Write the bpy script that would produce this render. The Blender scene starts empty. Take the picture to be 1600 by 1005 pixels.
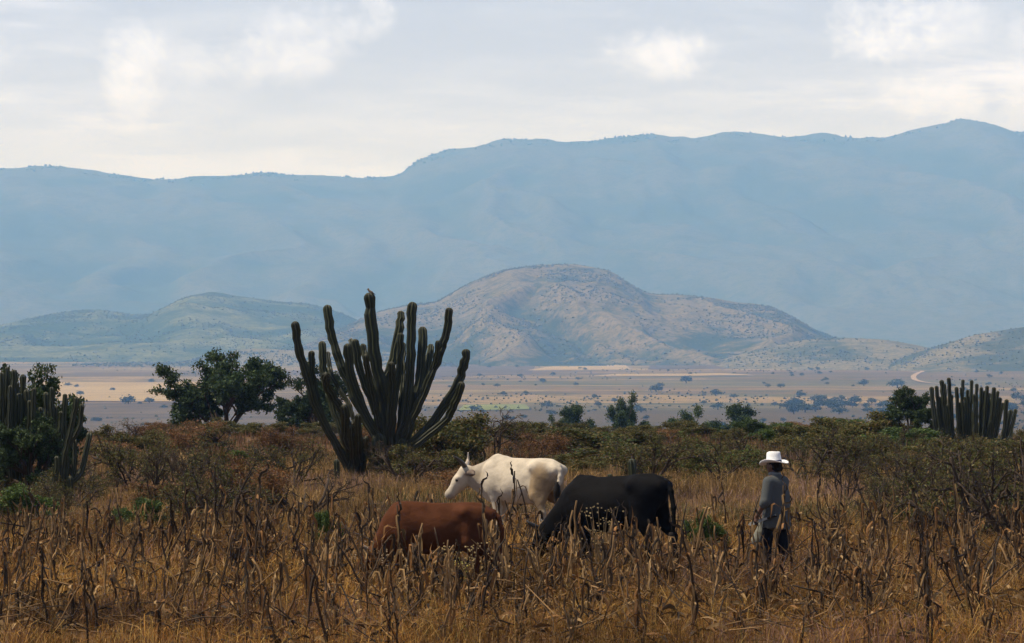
import bpy, math, random
import numpy as np
from mathutils import Vector, Matrix

# ------------------------------------------------------------------ camera, sky, sun, exposure
SC = bpy.context.scene
COL = SC.collection
R = math.radians
CAMZ, FPX, HOR = 3.1, 6000.0, 540.0        # camera height, focal length in photo pixels, horizon row

cam_d = bpy.data.cameras.new('camera')
cam_d.sensor_width = 36.0
cam_d.lens = FPX / 1600.0 * 36.0
cam_d.clip_start = 1.0
cam_d.clip_end = 60000.0
cam = bpy.data.objects.new('camera', cam_d)
COL.objects.link(cam)
cam.location = (0, 0, CAMZ)
cam.rotation_euler = (R(90) + math.atan((HOR - 502.5) / FPX), 0, 0)
SC.camera = cam

SUN_EL, SUN_AZ = R(61), math.atan2(-0.95, -0.02)      # azimuth from +Y towards +X
SUNV = Vector((math.sin(SUN_AZ) * math.cos(SUN_EL), math.cos(SUN_AZ) * math.cos(SUN_EL), math.sin(SUN_EL)))
sun_d = bpy.data.lights.new('sun', 'SUN')
sun_d.energy = 5.0
sun_d.angle = R(0.55)
sun_d.color = (1.0, 0.91, 0.77)
sun = bpy.data.objects.new('sun', sun_d)
COL.objects.link(sun)
sun.rotation_euler = SUNV.to_track_quat('Z', 'Y').to_euler()

W = bpy.data.worlds.new('World')
SC.world = W
W.use_nodes = True


class NT:
    """short hand for building node trees"""
    def __init__(s, tree):
        s.t = tree
        s.n = tree.nodes
        s.l = tree.links

    def new(s, typ, **kw):
        n = s.n.new(typ)
        for k, v in kw.items():
            setattr(n, k, v)
        return n

    def put(s, sock, v):
        if isinstance(v, bpy.types.NodeSocket):
            s.l.new(v, sock)
        elif v is not None:
            if hasattr(sock.default_value, '__len__') and not hasattr(v, '__len__'):
                v = (v, v, v)
            if hasattr(v, '__len__') and len(v) == 3 and len(sock.default_value) == 4:
                v = (*v, 1.0)
            sock.default_value = v

    def math(s, op, a, b=None, c=None, clamp=False):
        n = s.new('ShaderNodeMath', operation=op, use_clamp=clamp)
        s.put(n.inputs[0], a)
        if b is not None:
            s.put(n.inputs[1], b)
        if c is not None:
            s.put(n.inputs[2], c)
        return n.outputs[0]

    def smooth(s, v, a, b, lo=0.0, hi=1.0):
        n = s.new('ShaderNodeMapRange', interpolation_type='SMOOTHSTEP')
        s.put(n.inputs[0], v)
        for i, q in zip((1, 2, 3, 4), (a, b, lo, hi)):
            s.put(n.inputs[i], q)
        return n.outputs[0]

    def mix(s, f, a, b, blend='MIX'):
        n = s.new('ShaderNodeMix', data_type='RGBA', blend_type=blend)
        s.put(n.inputs[0], f)
        s.put(n.inputs[6], a)
        s.put(n.inputs[7], b)
        return n.outputs[2]

    def noise(s, vec, scale, detail=4, rough=0.55, dist=0.0):
        n = s.new('ShaderNodeTexNoise')
        if vec is not None:
            s.l.new(vec, n.inputs['Vector'])
        n.inputs['Scale'].default_value = scale
        n.inputs['Detail'].default_value = detail
        n.inputs['Roughness'].default_value = rough
        n.inputs['Distortion'].default_value = dist
        return n.outputs['Fac']

    def sep(s, v):
        n = s.new('ShaderNodeSeparateXYZ')
        s.l.new(v, n.inputs[0])
        return n.outputs

    def comb(s, x, y, z):
        n = s.new('ShaderNodeCombineXYZ')
        for i, v in enumerate((x, y, z)):
            s.put(n.inputs[i], v)
        return n.outputs[0]


def build_world():
    t = NT(W.node_tree)
    t.n.clear()
    out = t.new('ShaderNodeOutputWorld')
    bg = t.new('ShaderNodeBackground')
    sky = t.new('ShaderNodeTexSky', sky_type='NISHITA')
    sky.sun_disc = False
    sky.sun_elevation = SUN_EL
    sky.sun_rotation = SUN_AZ
    sky.dust_density = 2.0
    tc = t.new('ShaderNodeTexCoord')
    x, y, z = t.sep(tc.outputs['Generated'])
    zc = t.math('MAXIMUM', z, 0.0)
    den = t.math('ADD', zc, 0.085)
    pl = t.comb(t.math('DIVIDE', x, den), t.math('DIVIDE', y, den), 0.0)
    n1 = t.noise(pl, 0.9, 7, 0.6, 0.5)                 # thin cloud sheet
    n2 = t.noise(pl, 3.2, 6, 0.6, 0.3)                 # finer streaks
    hz = t.math('DIVIDE', 0.085, den)                  # longer path towards the horizon: denser veil
    cov = t.math('ADD', t.smooth(n1, 0.54, 0.76, 0.0, 0.6), t.math('MULTIPLY', t.math('POWER', hz, 1.7), 2.0), clamp=True)
    cov = t.math('MULTIPLY', cov, 0.95)
    tone = t.math('ADD', t.math('MULTIPLY', n2, 0.6), t.math('MULTIPLY', n1, 0.5))
    veil = t.mix(t.smooth(tone, 0.42, 0.72), (15.6, 16.8, 22.4), (20.0, 21.6, 28.0))
    low = t.smooth(zc, 0.035, 0.075)
    veil = t.mix(low, t.mix(0.6, veil, (16.8, 19.2, 27.4)), veil)
    base = t.mix(cov, sky.outputs[0], veil)
    # cumulus puffs low over the range, each at its own bearing and height
    az = t.math('ARCTAN2', x, y)
    pv = t.comb(t.math('MULTIPLY', az, 1.0), z, 0.0)
    d1 = t.noise(pv, 75, 5, 0.6)
    d2 = t.noise(pv, 260, 4, 0.6)
    wob = t.math('ADD', t.math('MULTIPLY', t.math('SUBTRACT', d1, 0.5), 5.5), t.math('MULTIPLY', t.math('SUBTRACT', d2, 0.5), 2.5))
    puffs = [(1388, 42, 62, 36, 1.0), (1475, 45, 60, 26, .55), (1035, 84, 62, 26, .9), (1462, 156, 68, 22, .8),
             (1585, 140, 40, 32, .7), (215, 112, 40, 52, .85), (270, 108, 70, 26, .45), (438, 86, 75, 34, .7),
             (470, 42, 60, 24, .6), (592, 22, 20, 26, .75), (545, 46, 55, 16, .6), (1640, 60, 50, 30, .6), (-60, 90, 60, 30, .6)]
    # the same kind of puffs go on round the rest of the sky
    rp = random.Random(4)
    acc = None
    for (px, py, rx, ry, st) in puffs:
        a, e = (px - 800) / FPX, (HOR - py) / FPX
        q = t.math('ADD', t.math('POWER', t.math('DIVIDE', t.math('SUBTRACT', az, a), rx * 1.15 / FPX), 2.0),
                   t.math('POWER', t.math('DIVIDE', t.math('SUBTRACT', z, e), ry * 1.25 / FPX), 2.0))
        q = t.math('ADD', q, wob)
        m = t.smooth(q, 2.3, -1.2, 0.0, st * 0.8)
        acc = m if acc is None else t.math('MAXIMUM', acc, m)
    n3 = t.noise(pv, 9.0, 6, 0.6, 0.2)
    far = t.math('MULTIPLY', t.smooth(n3, 0.56, 0.68), t.math('MULTIPLY', t.smooth(zc, 0.09, 0.14), 0.7))
    acc = t.math('MAXIMUM', acc, far)
    colr = t.mix(acc, base, (22.6, 24.4, 30.5))
    t.l.new(colr, bg.inputs['Color'])
    bg.inputs['Strength'].default_value = 0.05
    t.l.new(bg.outputs[0], out.inputs['Surface'])


build_world()
SC.view_settings.view_transform = 'Standard'
SC.view_settings.look = 'None'
SC.view_settings.exposure = 0.18
SC.view_settings.gamma = 1.0
SC.view_settings.use_curve_mapping = False
SC.render.engine = 'CYCLES'
SC.cycles.max_bounces = 6
SC.cycles.diffuse_bounces = 3
SC.cycles.volume_bounces = 2
SC.cycles.transparent_max_bounces = 8
SC.cycles.use_denoising = True
SC.cycles.filter_width = 1.5

# ------------------------------------------------------------------ helpers


def P(px, py, D):
    """world point that sits at depth D along the sight line of a photo pixel"""
    return np.array(((px - 800) / FPX * D, D, CAMZ - (py - HOR) / FPX * D))


def hash2(ix, iy, seed):
    h = (ix.astype(np.int64) * 374761393 + iy.astype(np.int64) * 668265263 + seed * 1442695041) & 0xFFFFFFFF
    h = ((h ^ (h >> 13)) * 1274126177) & 0xFFFFFFFF
    return ((h ^ (h >> 16)) & 0xFFFFFF) / float(0xFFFFFF)


def vnoise(x, y, seed=0):
    x = np.asarray(x, float); y = np.asarray(y, float)
    ix = np.floor(x); iy = np.floor(y)
    fx = x - ix; fy = y - iy
    fx = fx * fx * (3 - 2 * fx); fy = fy * fy * (3 - 2 * fy)
    a = hash2(ix, iy, seed); b = hash2(ix + 1, iy, seed)
    c = hash2(ix, iy + 1, seed); d = hash2(ix + 1, iy + 1, seed)
    return (a * (1 - fx) + b * fx) * (1 - fy) + (c * (1 - fx) + d * fx) * fy


def fbm(x, y, seed=0, octs=4):
    s = 0; a = 0.5; t = 0
    for i in range(octs):
        s = s + a * vnoise(np.asarray(x) * 2 ** i, np.asarray(y) * 2 ** i, seed + i * 17)
        t += a; a *= 0.5
    return s / t


def sstep(a, b, x):
    t = np.clip((np.asarray(x, float) - a) / (b - a), 0, 1)
    return t * t * (3 - 2 * t)


def gz(x, y):
    """height of the ground sheet"""
    x = np.asarray(x, float); y = np.asarray(y, float)
    near = (fbm(x / 7.0, y / 7.0, 3, 3) - 0.5) * 0.16 * (1 - sstep(120, 200, y))
    drop = -40.0 * sstep(138, 900, y) - 1.5 * sstep(128, 175, y)
    rise = 19.5 * np.clip((y - 1800) / 4700, 0, 1.3)
    roll = (fbm(x / 420.0, y / 420.0, 9, 3) - 0.5) * 5.0 * sstep(900, 2500, y)
    return near + drop + rise + roll


def gz1(x, y):
    return float(gz(np.array([x]), np.array([y]))[0])


def np_mesh(name, V, faces, col=None, smooth=False):
    """faces: list of (m,k) int arrays"""
    V = np.asarray(V, np.float32)
    if not isinstance(faces, list):
        faces = [faces]
    faces = [np.asarray(f, np.int32) for f in faces if len(f)]
    me = bpy.data.meshes.new(name)
    me.vertices.add(len(V))
    me.vertices.foreach_set('co', V.ravel())
    loops = np.concatenate([f.ravel() for f in faces])
    tot = np.concatenate([np.full(len(f), f.shape[1], np.int32) for f in faces])
    start = np.concatenate([[0], np.cumsum(tot)[:-1]]).astype(np.int32)
    me.loops.add(len(loops))
    me.loops.foreach_set('vertex_index', loops)
    me.polygons.add(len(tot))
    me.polygons.foreach_set('loop_start', start)
    me.update(calc_edges=True)
    me.polygons.foreach_set('use_smooth', np.full(len(tot), smooth, bool))
    if col is not None:
        at = me.color_attributes.new('Col', 'FLOAT_COLOR', 'POINT')
        c = np.ones((len(V), 4), np.float32)
        c[:, :3] = col
        at.data.foreach_set('color', c.ravel())
    me.validate()
    return me


class MB:
    """collects vertices and faces for ONE mesh"""
    def __init__(s):
        s.v, s.f3, s.f4, s.c, s.n = [], [], [], [], 0

    def add(s, V, F3=None, F4=None, col=None):
        V = np.asarray(V, float)
        if F3 is not None and len(F3):
            s.f3.append(np.asarray(F3) + s.n)
        if F4 is not None and len(F4):
            s.f4.append(np.asarray(F4) + s.n)
        s.v.append(V)
        c = np.empty((len(V), 3)); c[:] = (1, 1, 1) if col is None else col
        s.c.append(c)
        s.n += len(V)

    def mesh(s, name, smooth=False):
        V = np.concatenate(s.v)
        F = []
        if s.f3: F.append(np.concatenate(s.f3))
        if s.f4: F.append(np.concatenate(s.f4))
        return np_mesh(name, V, F, np.concatenate(s.c), smooth)


def tube_arrays(pts, rad, sides=6, rib=None, twist=0.0):
    pts = np.asarray(pts, float); n = len(pts)
    rad = np.broadcast_to(np.asarray(rad, float), (n,))
    tan = np.gradient(pts, axis=0)
    tan /= np.linalg.norm(tan, axis=1, keepdims=True) + 1e-9
    ref = np.array((1.0, 0, 0)) if abs(tan[0][0]) < 0.8 else np.array((0, 1.0, 0))
    u = ref - tan[0] * np.dot(ref, tan[0]); u /= np.linalg.norm(u)
    V = np.empty((n, sides, 3))
    ang = np.arange(sides) * 2 * math.pi / sides
    mod = np.ones(sides) if rib is None else np.where(np.arange(sides) % 2 == 0, 1.0, rib)
    for i in range(n):
        u = u - tan[i] * np.dot(u, tan[i]); u /= np.linalg.norm(u) + 1e-9
        w = np.cross(tan[i], u)
        a = ang + twist * i
        V[i] = pts[i] + (np.outer(np.cos(a) * mod, u) + np.outer(np.sin(a) * mod, w)) * rad[i]
    V = V.reshape(-1, 3)
    i, j = np.meshgrid(np.arange(n - 1), np.arange(sides), indexing='ij')
    j2 = (j + 1) % sides
    F4 = np.stack([i * sides + j, i * sides + j2, (i + 1) * sides + j2, (i + 1) * sides + j], -1).reshape(-1, 4)
    k = len(V)
    V = np.vstack([V, pts[0], pts[-1]])
    j = np.arange(sides); j2 = (j + 1) % sides
    F3 = np.vstack([np.stack([np.full(sides, k), j2, j], 1),
                    np.stack([np.full(sides, k + 1), (n - 1) * sides + j, (n - 1) * sides + j2], 1)])
    return V, F3, F4


def spline(ctrl, n):
    """Catmull-Rom through control points"""
    c = np.asarray(ctrl, float)
    if len(c) == 2:
        t = np.linspace(0, 1, n)[:, None]
        return c[0] * (1 - t) + c[1] * t
    c = np.vstack([2 * c[0] - c[1], c, 2 * c[-1] - c[-2]])
    s = np.linspace(0, len(c) - 3 - 1e-6, n)
    i = s.astype(int); t = (s - i)[:, None]
    p0, p1, p2, p3 = c[i], c[i + 1], c[i + 2], c[i + 3]
    return 0.5 * (2 * p1 + (p2 - p0) * t + (2 * p0 - 5 * p1 + 4 * p2 - p3) * t ** 2 + (3 * p1 - p0 - 3 * p2 + p3) * t ** 3)


def obj(name, me, material=None, parent=None):
    o = bpy.data.objects.new(name, me)
    COL.objects.link(o)
    if material is not None and me is not None and len(me.materials) == 0:
        me.materials.append(material)
    if parent is not None:
        o.parent = parent
    return o


def tag(o, label, cat, group=None):
    o['label'] = label
    o['category'] = cat
    if group:
        o['group'] = group
    return o


def kind(o, k, label=None):
    o['kind'] = k
    if label:
        o['label'] = label
    return o


def empty(name, loc=(0, 0, 0), rz=0.0, scale=(1, 1, 1)):
    o = bpy.data.objects.new(name, None)
    COL.objects.link(o)
    o.location = [float(q) for q in loc]
    o.rotation_euler = (0, 0, rz)
    o.scale = scale
    o.empty_display_size = 0.2
    return o


# ------------------------------------------------------------------ materials
MATS = {}


def new_mat(name):
    m = bpy.data.materials.new(name)
    m.use_nodes = True
    t = NT(m.node_tree)
    t.n.clear()
    out = t.new('ShaderNodeOutputMaterial')
    MATS[name] = m
    return m, t, out


def attr_mat(name, rough=0.8, nscale=6.0, namp=0.35, transl=0.0, bump=0.0, spec=0.2, per_object=0.0, tint=(1, 1, 1)):
    """colour from the mesh's own colour attribute, broken up by noise"""
    m, t, out = new_mat(name)
    a = t.new('ShaderNodeAttribute', attribute_name='Col')
    tc = t.new('ShaderNodeTexCoord')
    n = t.noise(tc.outputs['Object'], nscale, 5, 0.6)
    f = t.math('ADD', t.math('MULTIPLY', t.math('SUBTRACT', n, 0.5), namp * 2), 1.0)
    if per_object:
        oi = t.new('ShaderNodeObjectInfo')
        f = t.math('MULTIPLY', f, t.math('ADD', t.math('MULTIPLY', oi.outputs['Random'], per_object), 1.0 - per_object * 0.5))
    c = t.mix(1.0, a.outputs['Color'], t.comb(t.math('MULTIPLY', f, tint[0]), t.math('MULTIPLY', f, tint[1]), t.math('MULTIPLY', f, tint[2])), 'MULTIPLY')
    b = t.new('ShaderNodeBsdfPrincipled')
    t.l.new(c, b.inputs['Base Color'])
    b.inputs['Roughness'].default_value = rough
    b.inputs['Specular IOR Level'].default_value = spec
    if bump:
        bp = t.new('ShaderNodeBump')
        bp.inputs['Strength'].default_value = bump
        bp.inputs['Distance'].default_value = 0.02
        t.l.new(n, bp.inputs['Height'])
        t.l.new(bp.outputs[0], b.inputs['Normal'])
    sh = b.outputs[0]
    if transl:
        tr = t.new('ShaderNodeBsdfTranslucent')
        t.l.new(c, tr.inputs['Color'])
        mx = t.new('ShaderNodeMixShader')
        mx.inputs[0].default_value = transl
        t.l.new(b.outputs[0], mx.inputs[1])
        t.l.new(tr.outputs[0], mx.inputs[2])
        sh = mx.outputs[0]
    t.l.new(sh, out.inputs['Surface'])
    return m


M_GRASS = attr_mat('dry_grass', 0.75, 0.8, 0.25, 0.25)
M_LEAF = attr_mat('leaves', 0.6, 3.0, 0.3, 0.25, per_object=0.35)
M_BARK = attr_mat('bark', 0.9, 9.0, 0.4, 0, 0.3)
M_CACTUS = attr_mat('cactus_skin', 0.6, 5.0, 0.3, 0, 0.0, 0.3)
M_CORN = attr_mat('dry_corn', 0.75, 7.0, 0.35, 0.12, per_object=0.6)
M_CORNS = attr_mat('dry_corn_mass', 0.8, 5.0, 0.35, 0.12)
M_HIDE = attr_mat('hide', 0.8, 5.5, 0.5, 0, 0.9, 0.06)
M_CLOTH = attr_mat('cloth', 0.9, 60.0, 0.18, 0, 0.25, 0.1)
M_SKIN = attr_mat('skin', 0.55, 20.0, 0.1, 0, 0.0, 0.3)
M_HORN = attr_mat('horn', 0.45, 15.0, 0.25, 0, 0.1, 0.4)
M_STRAW = attr_mat('hat_straw', 0.8, 40.0, 0.06, 0, 0.2, 0.2)
M_METAL = attr_mat('machete_metal', 0.4, 20.0, 0.2, 0, 0, 0.5)
M_SCRUB = attr_mat('far_scrub', 0.9, 0.05, 0.3)


def ground_mat():
    m, t, out = new_mat('ground')
    g = t.new('ShaderNodeNewGeometry')
    pos = g.outputs['Position']
    x, y, z = t.sep(pos)
    # near: dusty field soil and litter
    n1 = t.noise(pos, 1.6, 6, 0.65)
    n2 = t.noise(pos, 14.0, 5, 0.7)
    near = t.mix(t.smooth(n1, 0.35, 0.65), (0.075, 0.040, 0.020), (0.14, 0.080, 0.036))
    near = t.mix(t.smooth(n2, 0.5, 0.75), near, (0.21, 0.13, 0.06))
    # valley: fields and scrub
    wob = t.noise(pos, 0.004, 3, 0.5)
    vx = t.math('ADD', t.math('MULTIPLY', x, 0.0022), t.math('MULTIPLY', wob, 1.0))
    vy = t.math('ADD', t.math('MULTIPLY', y, 0.0042), t.math('MULTIPLY', wob, 0.8))
    vo = t.new('ShaderNodeTexVoronoi', feature='F1')
    t.l.new(t.comb(vx, vy, 0.0), vo.inputs['Vector'])
    vo.inputs['Scale'].default_value = 1.0
    cell = t.sep(vo.outputs['Color'])[0]
    ramp = t.new('ShaderNodeValToRGB')
    t.l.new(cell, ramp.inputs[0])
    cr = ramp.color_ramp
    cr.interpolation = 'CONSTANT'
    stops = [(0.0, (0.150, 0.098, 0.066)), (0.2, (0.23, 0.150, 0.092)), (0.38, (0.34, 0.232, 0.132)), (0.55, (0.185, 0.125, 0.080)),
             (0.7, (0.28, 0.205, 0.115)), (0.85, (0.15, 0.125, 0.075))]
    while len(cr.elements) < len(stops):
        cr.elements.new(0.5)
    for e, (p, c) in zip(cr.elements, stops):
        e.position = p
        e.color = (*c, 1)
    va = t.noise(pos, 0.018, 6, 0.7)
    val = t.mix(t.smooth(va, 0.47, 0.63, 0, 0.8), ramp.outputs[0], (0.085, 0.085, 0.045))
    vb = t.noise(t.comb(t.math('MULTIPLY', x, 0.15), y, 0.0), 0.013, 5, 0.65)
    val = t.mix(t.smooth(vb, 0.52, 0.66, 0, 0.75), val, (0.40, 0.285, 0.165))
    vc = t.noise(t.comb(t.math('MULTIPLY', x, 0.2), y, 7.0), 0.010, 5, 0.65)
    val = t.mix(t.smooth(vc, 0.50, 0.64, 0, 0.7), val, (0.120, 0.085, 0.058))
    # the nearest stretch of the valley floor is coloured a darker brown
    pl = t.math('ADD', y, t.math('MULTIPLY', t.math('SUBTRACT', wob, 0.5), 700.0))
    val = t.mix(t.smooth(pl, 2650, 2450, 0, 0.8), val, t.mix(va, (0.070, 0.052, 0.040), (0.12, 0.09, 0.062)))
    vd = t.noise(t.comb(t.math('MULTIPLY', x, 0.35), y, 3.0), 0.05, 5, 0.75)
    val = t.mix(t.smooth(vd, 0.50, 0.64, 0, 0.75), val, (0.085, 0.078, 0.042))
    val = t.mix(1.0, val, (0.74, 0.74, 0.52), 'MULTIPLY')
    c = t.mix(t.smooth(y, 150, 420), near, val)
    b = t.new('ShaderNodeBsdfPrincipled')
    t.l.new(c, b.inputs['Base Color'])
    b.inputs['Roughness'].default_value = 0.95
    b.inputs['Specular IOR Level'].default_value = 0.05
    bp = t.new('ShaderNodeBump')
    bp.inputs['Strength'].default_value = 0.5
    bp.inputs['Distance'].default_value = 0.05
    t.l.new(n2, bp.inputs['Height'])
    t.l.new(bp.outputs[0], b.inputs['Normal'])
    t.l.new(b.outputs[0], out.inputs['Surface'])
    return m


def hill_mat(name, tan, scrub, s1, s2, lo, hi, gully=0.20):
    m, t, out = new_mat(name)
    g = t.new('ShaderNodeNewGeometry')
    pos = g.outputs['Position']
    a = t.noise(pos, s1, 6, 0.6, 0.4)
    b_ = t.noise(pos, s2, 5, 0.65)
    f = t.math('ADD', t.math('MULTIPLY', a, 0.65), t.math('MULTIPLY', b_, 0.35))
    sp = t.new('ShaderNodeAttribute', attribute_name='Col')          # spurs carry grass, drainages carry scrub
    f = t.math('ADD', f, t.math('MULTIPLY', t.math('SUBTRACT', 0.55, sp.outputs['Fac']), gully))
    c = t.mix(t.smooth(f, lo, hi), tan, scrub)
    fine = t.noise(pos, s2 * 2.2, 4, 0.75)
    fin2 = t.noise(pos, s2 * 5.5, 3, 0.75)
    dark = t.mix(1.0, scrub, (0.55, 0.60, 0.55), 'MULTIPLY')
    c = t.mix(t.smooth(fine, 0.46, 0.62, 0, 0.8), c, scrub)
    c = t.mix(t.smooth(fin2, 0.54, 0.66, 0, 0.85), c, dark)
    c = t.mix(t.smooth(fin2, 0.44, 0.30, 0, 0.55), c, tan)
    b = t.new('ShaderNodeBsdfPrincipled')
    t.l.new(c, b.inputs['Base Color'])
    b.inputs['Roughness'].default_value = 0.95
    b.inputs['Specular IOR Level'].default_value = 0.0
    t.l.new(b.outputs[0], out.inputs['Surface'])
    return m


M_GROUND = ground_mat()
M_HILL = hill_mat('hill_grass_and_scrub', (0.175, 0.132, 0.060), (0.034, 0.045, 0.017), 0.008, 0.04, 0.42, 0.58)
M_HILLG = hill_mat('hill_green_scrub', (0.145, 0.146, 0.062), (0.036, 0.054, 0.021), 0.007, 0.03, 0.34, 0.54)
M_HILLT = hill_mat('hill_dry_grass', (0.185, 0.150, 0.072), (0.050, 0.058, 0.024), 0.010, 0.04, 0.45, 0.62)
M_MOUNT = hill_mat('mountain_forest', (0.095, 0.092, 0.052), (0.046, 0.060, 0.031), 0.0022, 0.014, 0.42, 0.66)


def flat_mat(name, c1, c2, scale):
    m, t, out = new_mat(name)
    g = t.new('ShaderNodeNewGeometry')
    n = t.noise(g.outputs['Position'], scale, 5, 0.65)
    b = t.new('ShaderNodeBsdfPrincipled')
    t.l.new(t.mix(t.smooth(n, 0.35, 0.65), c1, c2), b.inputs['Base Color'])
    b.inputs['Roughness'].default_value = 0.95
    b.inputs['Specular IOR Level'].default_value = 0.05
    t.l.new(b.outputs[0], out.inputs['Surface'])
    return m


# ------------------------------------------------------------------ ground sheet
def build_ground():
    ys = np.concatenate([np.arange(-120, 30, 15.0), np.arange(30, 150, 1.0), np.geomspace(150, 18600, 170)])
    us = np.linspace(-1, 1, 161)
    w = np.maximum(70.0, 0.42 * np.abs(ys))
    X = us[None, :] * w[:, None]
    Y = np.broadcast_to(ys[:, None], X.shape)
    Z = gz(X, Y)
    n, k = X.shape
    V = np.stack([X, Y, Z], -1).reshape(-1, 3)
    i, j = np.meshgrid(np.arange(n - 1), np.arange(k - 1), indexing='ij')
    a = i * k + j
    F = np.stack([a, a + 1, a + k + 1, a + k], -1).reshape(-1, 4)
    kind(obj('ground', np_mesh('ground', V, F, None, True), M_GROUND), 'structure', 'dry brown field running out to the valley floor')


build_ground()


def strip_sheet(name, pts_px, mat_, lift, label):
    """a flat patch lying on the valley floor: outline given as image points, dropped onto the ground along the sight line"""
    W_ = []
    D = np.geomspace(800, 9000, 4000)
    for (px, py) in pts_px:
        hit = CAMZ - (py - HOR) / FPX * D <= gz((px - 800) / FPX * D, D) + lift
        d = D[np.argmax(hit)] if hit.any() else D[-1]
        W_.append(((px - 800) / FPX * d, d))
    return W_


def field_patch(name, quad_px, mat_, label, n=24, lift=0.5):
    q = strip_sheet(name, quad_px, mat_, lift, label)          # near-left, near-right, far-right, far-left
    q = np.array(q)
    s, t = np.meshgrid(np.linspace(0, 1, n), np.linspace(0, 1, n), indexing='ij')
    XY = ((1 - s)[..., None] * (1 - t)[..., None] * q[0] + s[..., None] * (1 - t)[..., None] * q[1]
          + s[..., None] * t[..., None] * q[2] + (1 - s)[..., None] * t[..., None] * q[3])
    XY[..., 1] += (vnoise(XY[..., 0] / 60, XY[..., 1] / 300, 5) - 0.5) * 60
    Z = gz(XY[..., 0], XY[..., 1]) + lift
    V = np.concatenate([XY, Z[..., None]], -1).reshape(-1, 3)
    i, j = np.meshgrid(np.arange(n - 1), np.arange(n - 1), indexing='ij')
    a = i * n + j
    F = np.stack([a, a + n, a + n + 1, a + 1], -1).reshape(-1, 4)
    kind(obj(name, np_mesh(name, V, F, None, True), mat_), 'structure', label)


M_STUB = flat_mat('pale_stubble', (0.27, 0.195, 0.09), (0.32, 0.235, 0.115), 0.01)
M_GREEN = flat_mat('green_crop', (0.13, 0.15, 0.045), (0.19, 0.20, 0.06), 0.02)
M_DARKSOIL = flat_mat('dark_soil', (0.070, 0.054, 0.034), (0.115, 0.086, 0.050), 0.012)
M_TRACK = flat_mat('sandy_track', (0.28, 0.20, 0.12), (0.34, 0.25, 0.155), 0.05)
field_patch('stubble_field', [(820, 579), (985, 577), (975, 568), (880, 569)], M_STUB, 'pale harvested field at the foot of the round hill')
field_patch('stubble_field', [(80, 627), (330, 628), (400, 597), (60, 597)], M_STUB, 'wide pale stubble field behind the spreading tree', lift=0.6)
field_patch('stubble_field', [(925, 588), (1180, 587), (1120, 583), (960, 584)], M_STUB, 'thin pale strip of stubble in mid valley')
field_patch('green_crop_field', [(715, 641), (830, 639), (820, 632), (725, 633)], M_GREEN, 'narrow bright green crop strip beside the big cactus')
field_patch('dark_field', [(70, 677), (520, 677), (520, 632), (70, 631)], M_DARKSOIL, 'dark brown field below the stubble, left', lift=0.7)  # darker brown sheet over the nearer valley floor
field_patch('dark_field', [(640, 592), (830, 584), (840, 564), (640, 568)], M_DARKSOIL, 'purplish ploughed field left of the pale field')
field_patch('dark_field', [(1010, 577), (1420, 574), (1400, 566), (1020, 567)], M_DARKSOIL, 'purplish ploughed field under the low hills')


def dirt_track():
    px = [(1470, 600), (1440, 597), (1428, 592), (1430, 586), (1442, 580)]
    pts = np.array(strip_sheet('t', px, None, 0.5, ''))
    c = spline(pts, 40)
    tn = np.gradient(c, axis=0)
    nr = np.stack([-tn[:, 1], tn[:, 0]], 1)
    nr /= np.linalg.norm(nr, axis=1, keepdims=True)
    L, Rr = c + nr * 2.8, c - nr * 2.8
    V = []
    for a in (L, Rr):
        V.append(np.column_stack([a, gz(a[:, 0], a[:, 1]) + 0.9]))
    V = np.vstack(V)
    i = np.arange(39)
    F = np.stack([i, i + 40, i + 41, i + 1], 1)
    kind(obj('dirt_track', np_mesh('dirt_track', V, F, None, True), M_TRACK), 'structure', 'pale dirt track winding across the valley')


dirt_track()

# ------------------------------------------------------------------ hills and mountains
HILL_PTS = []       # (V, weight info) for the scrub scatter


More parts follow.
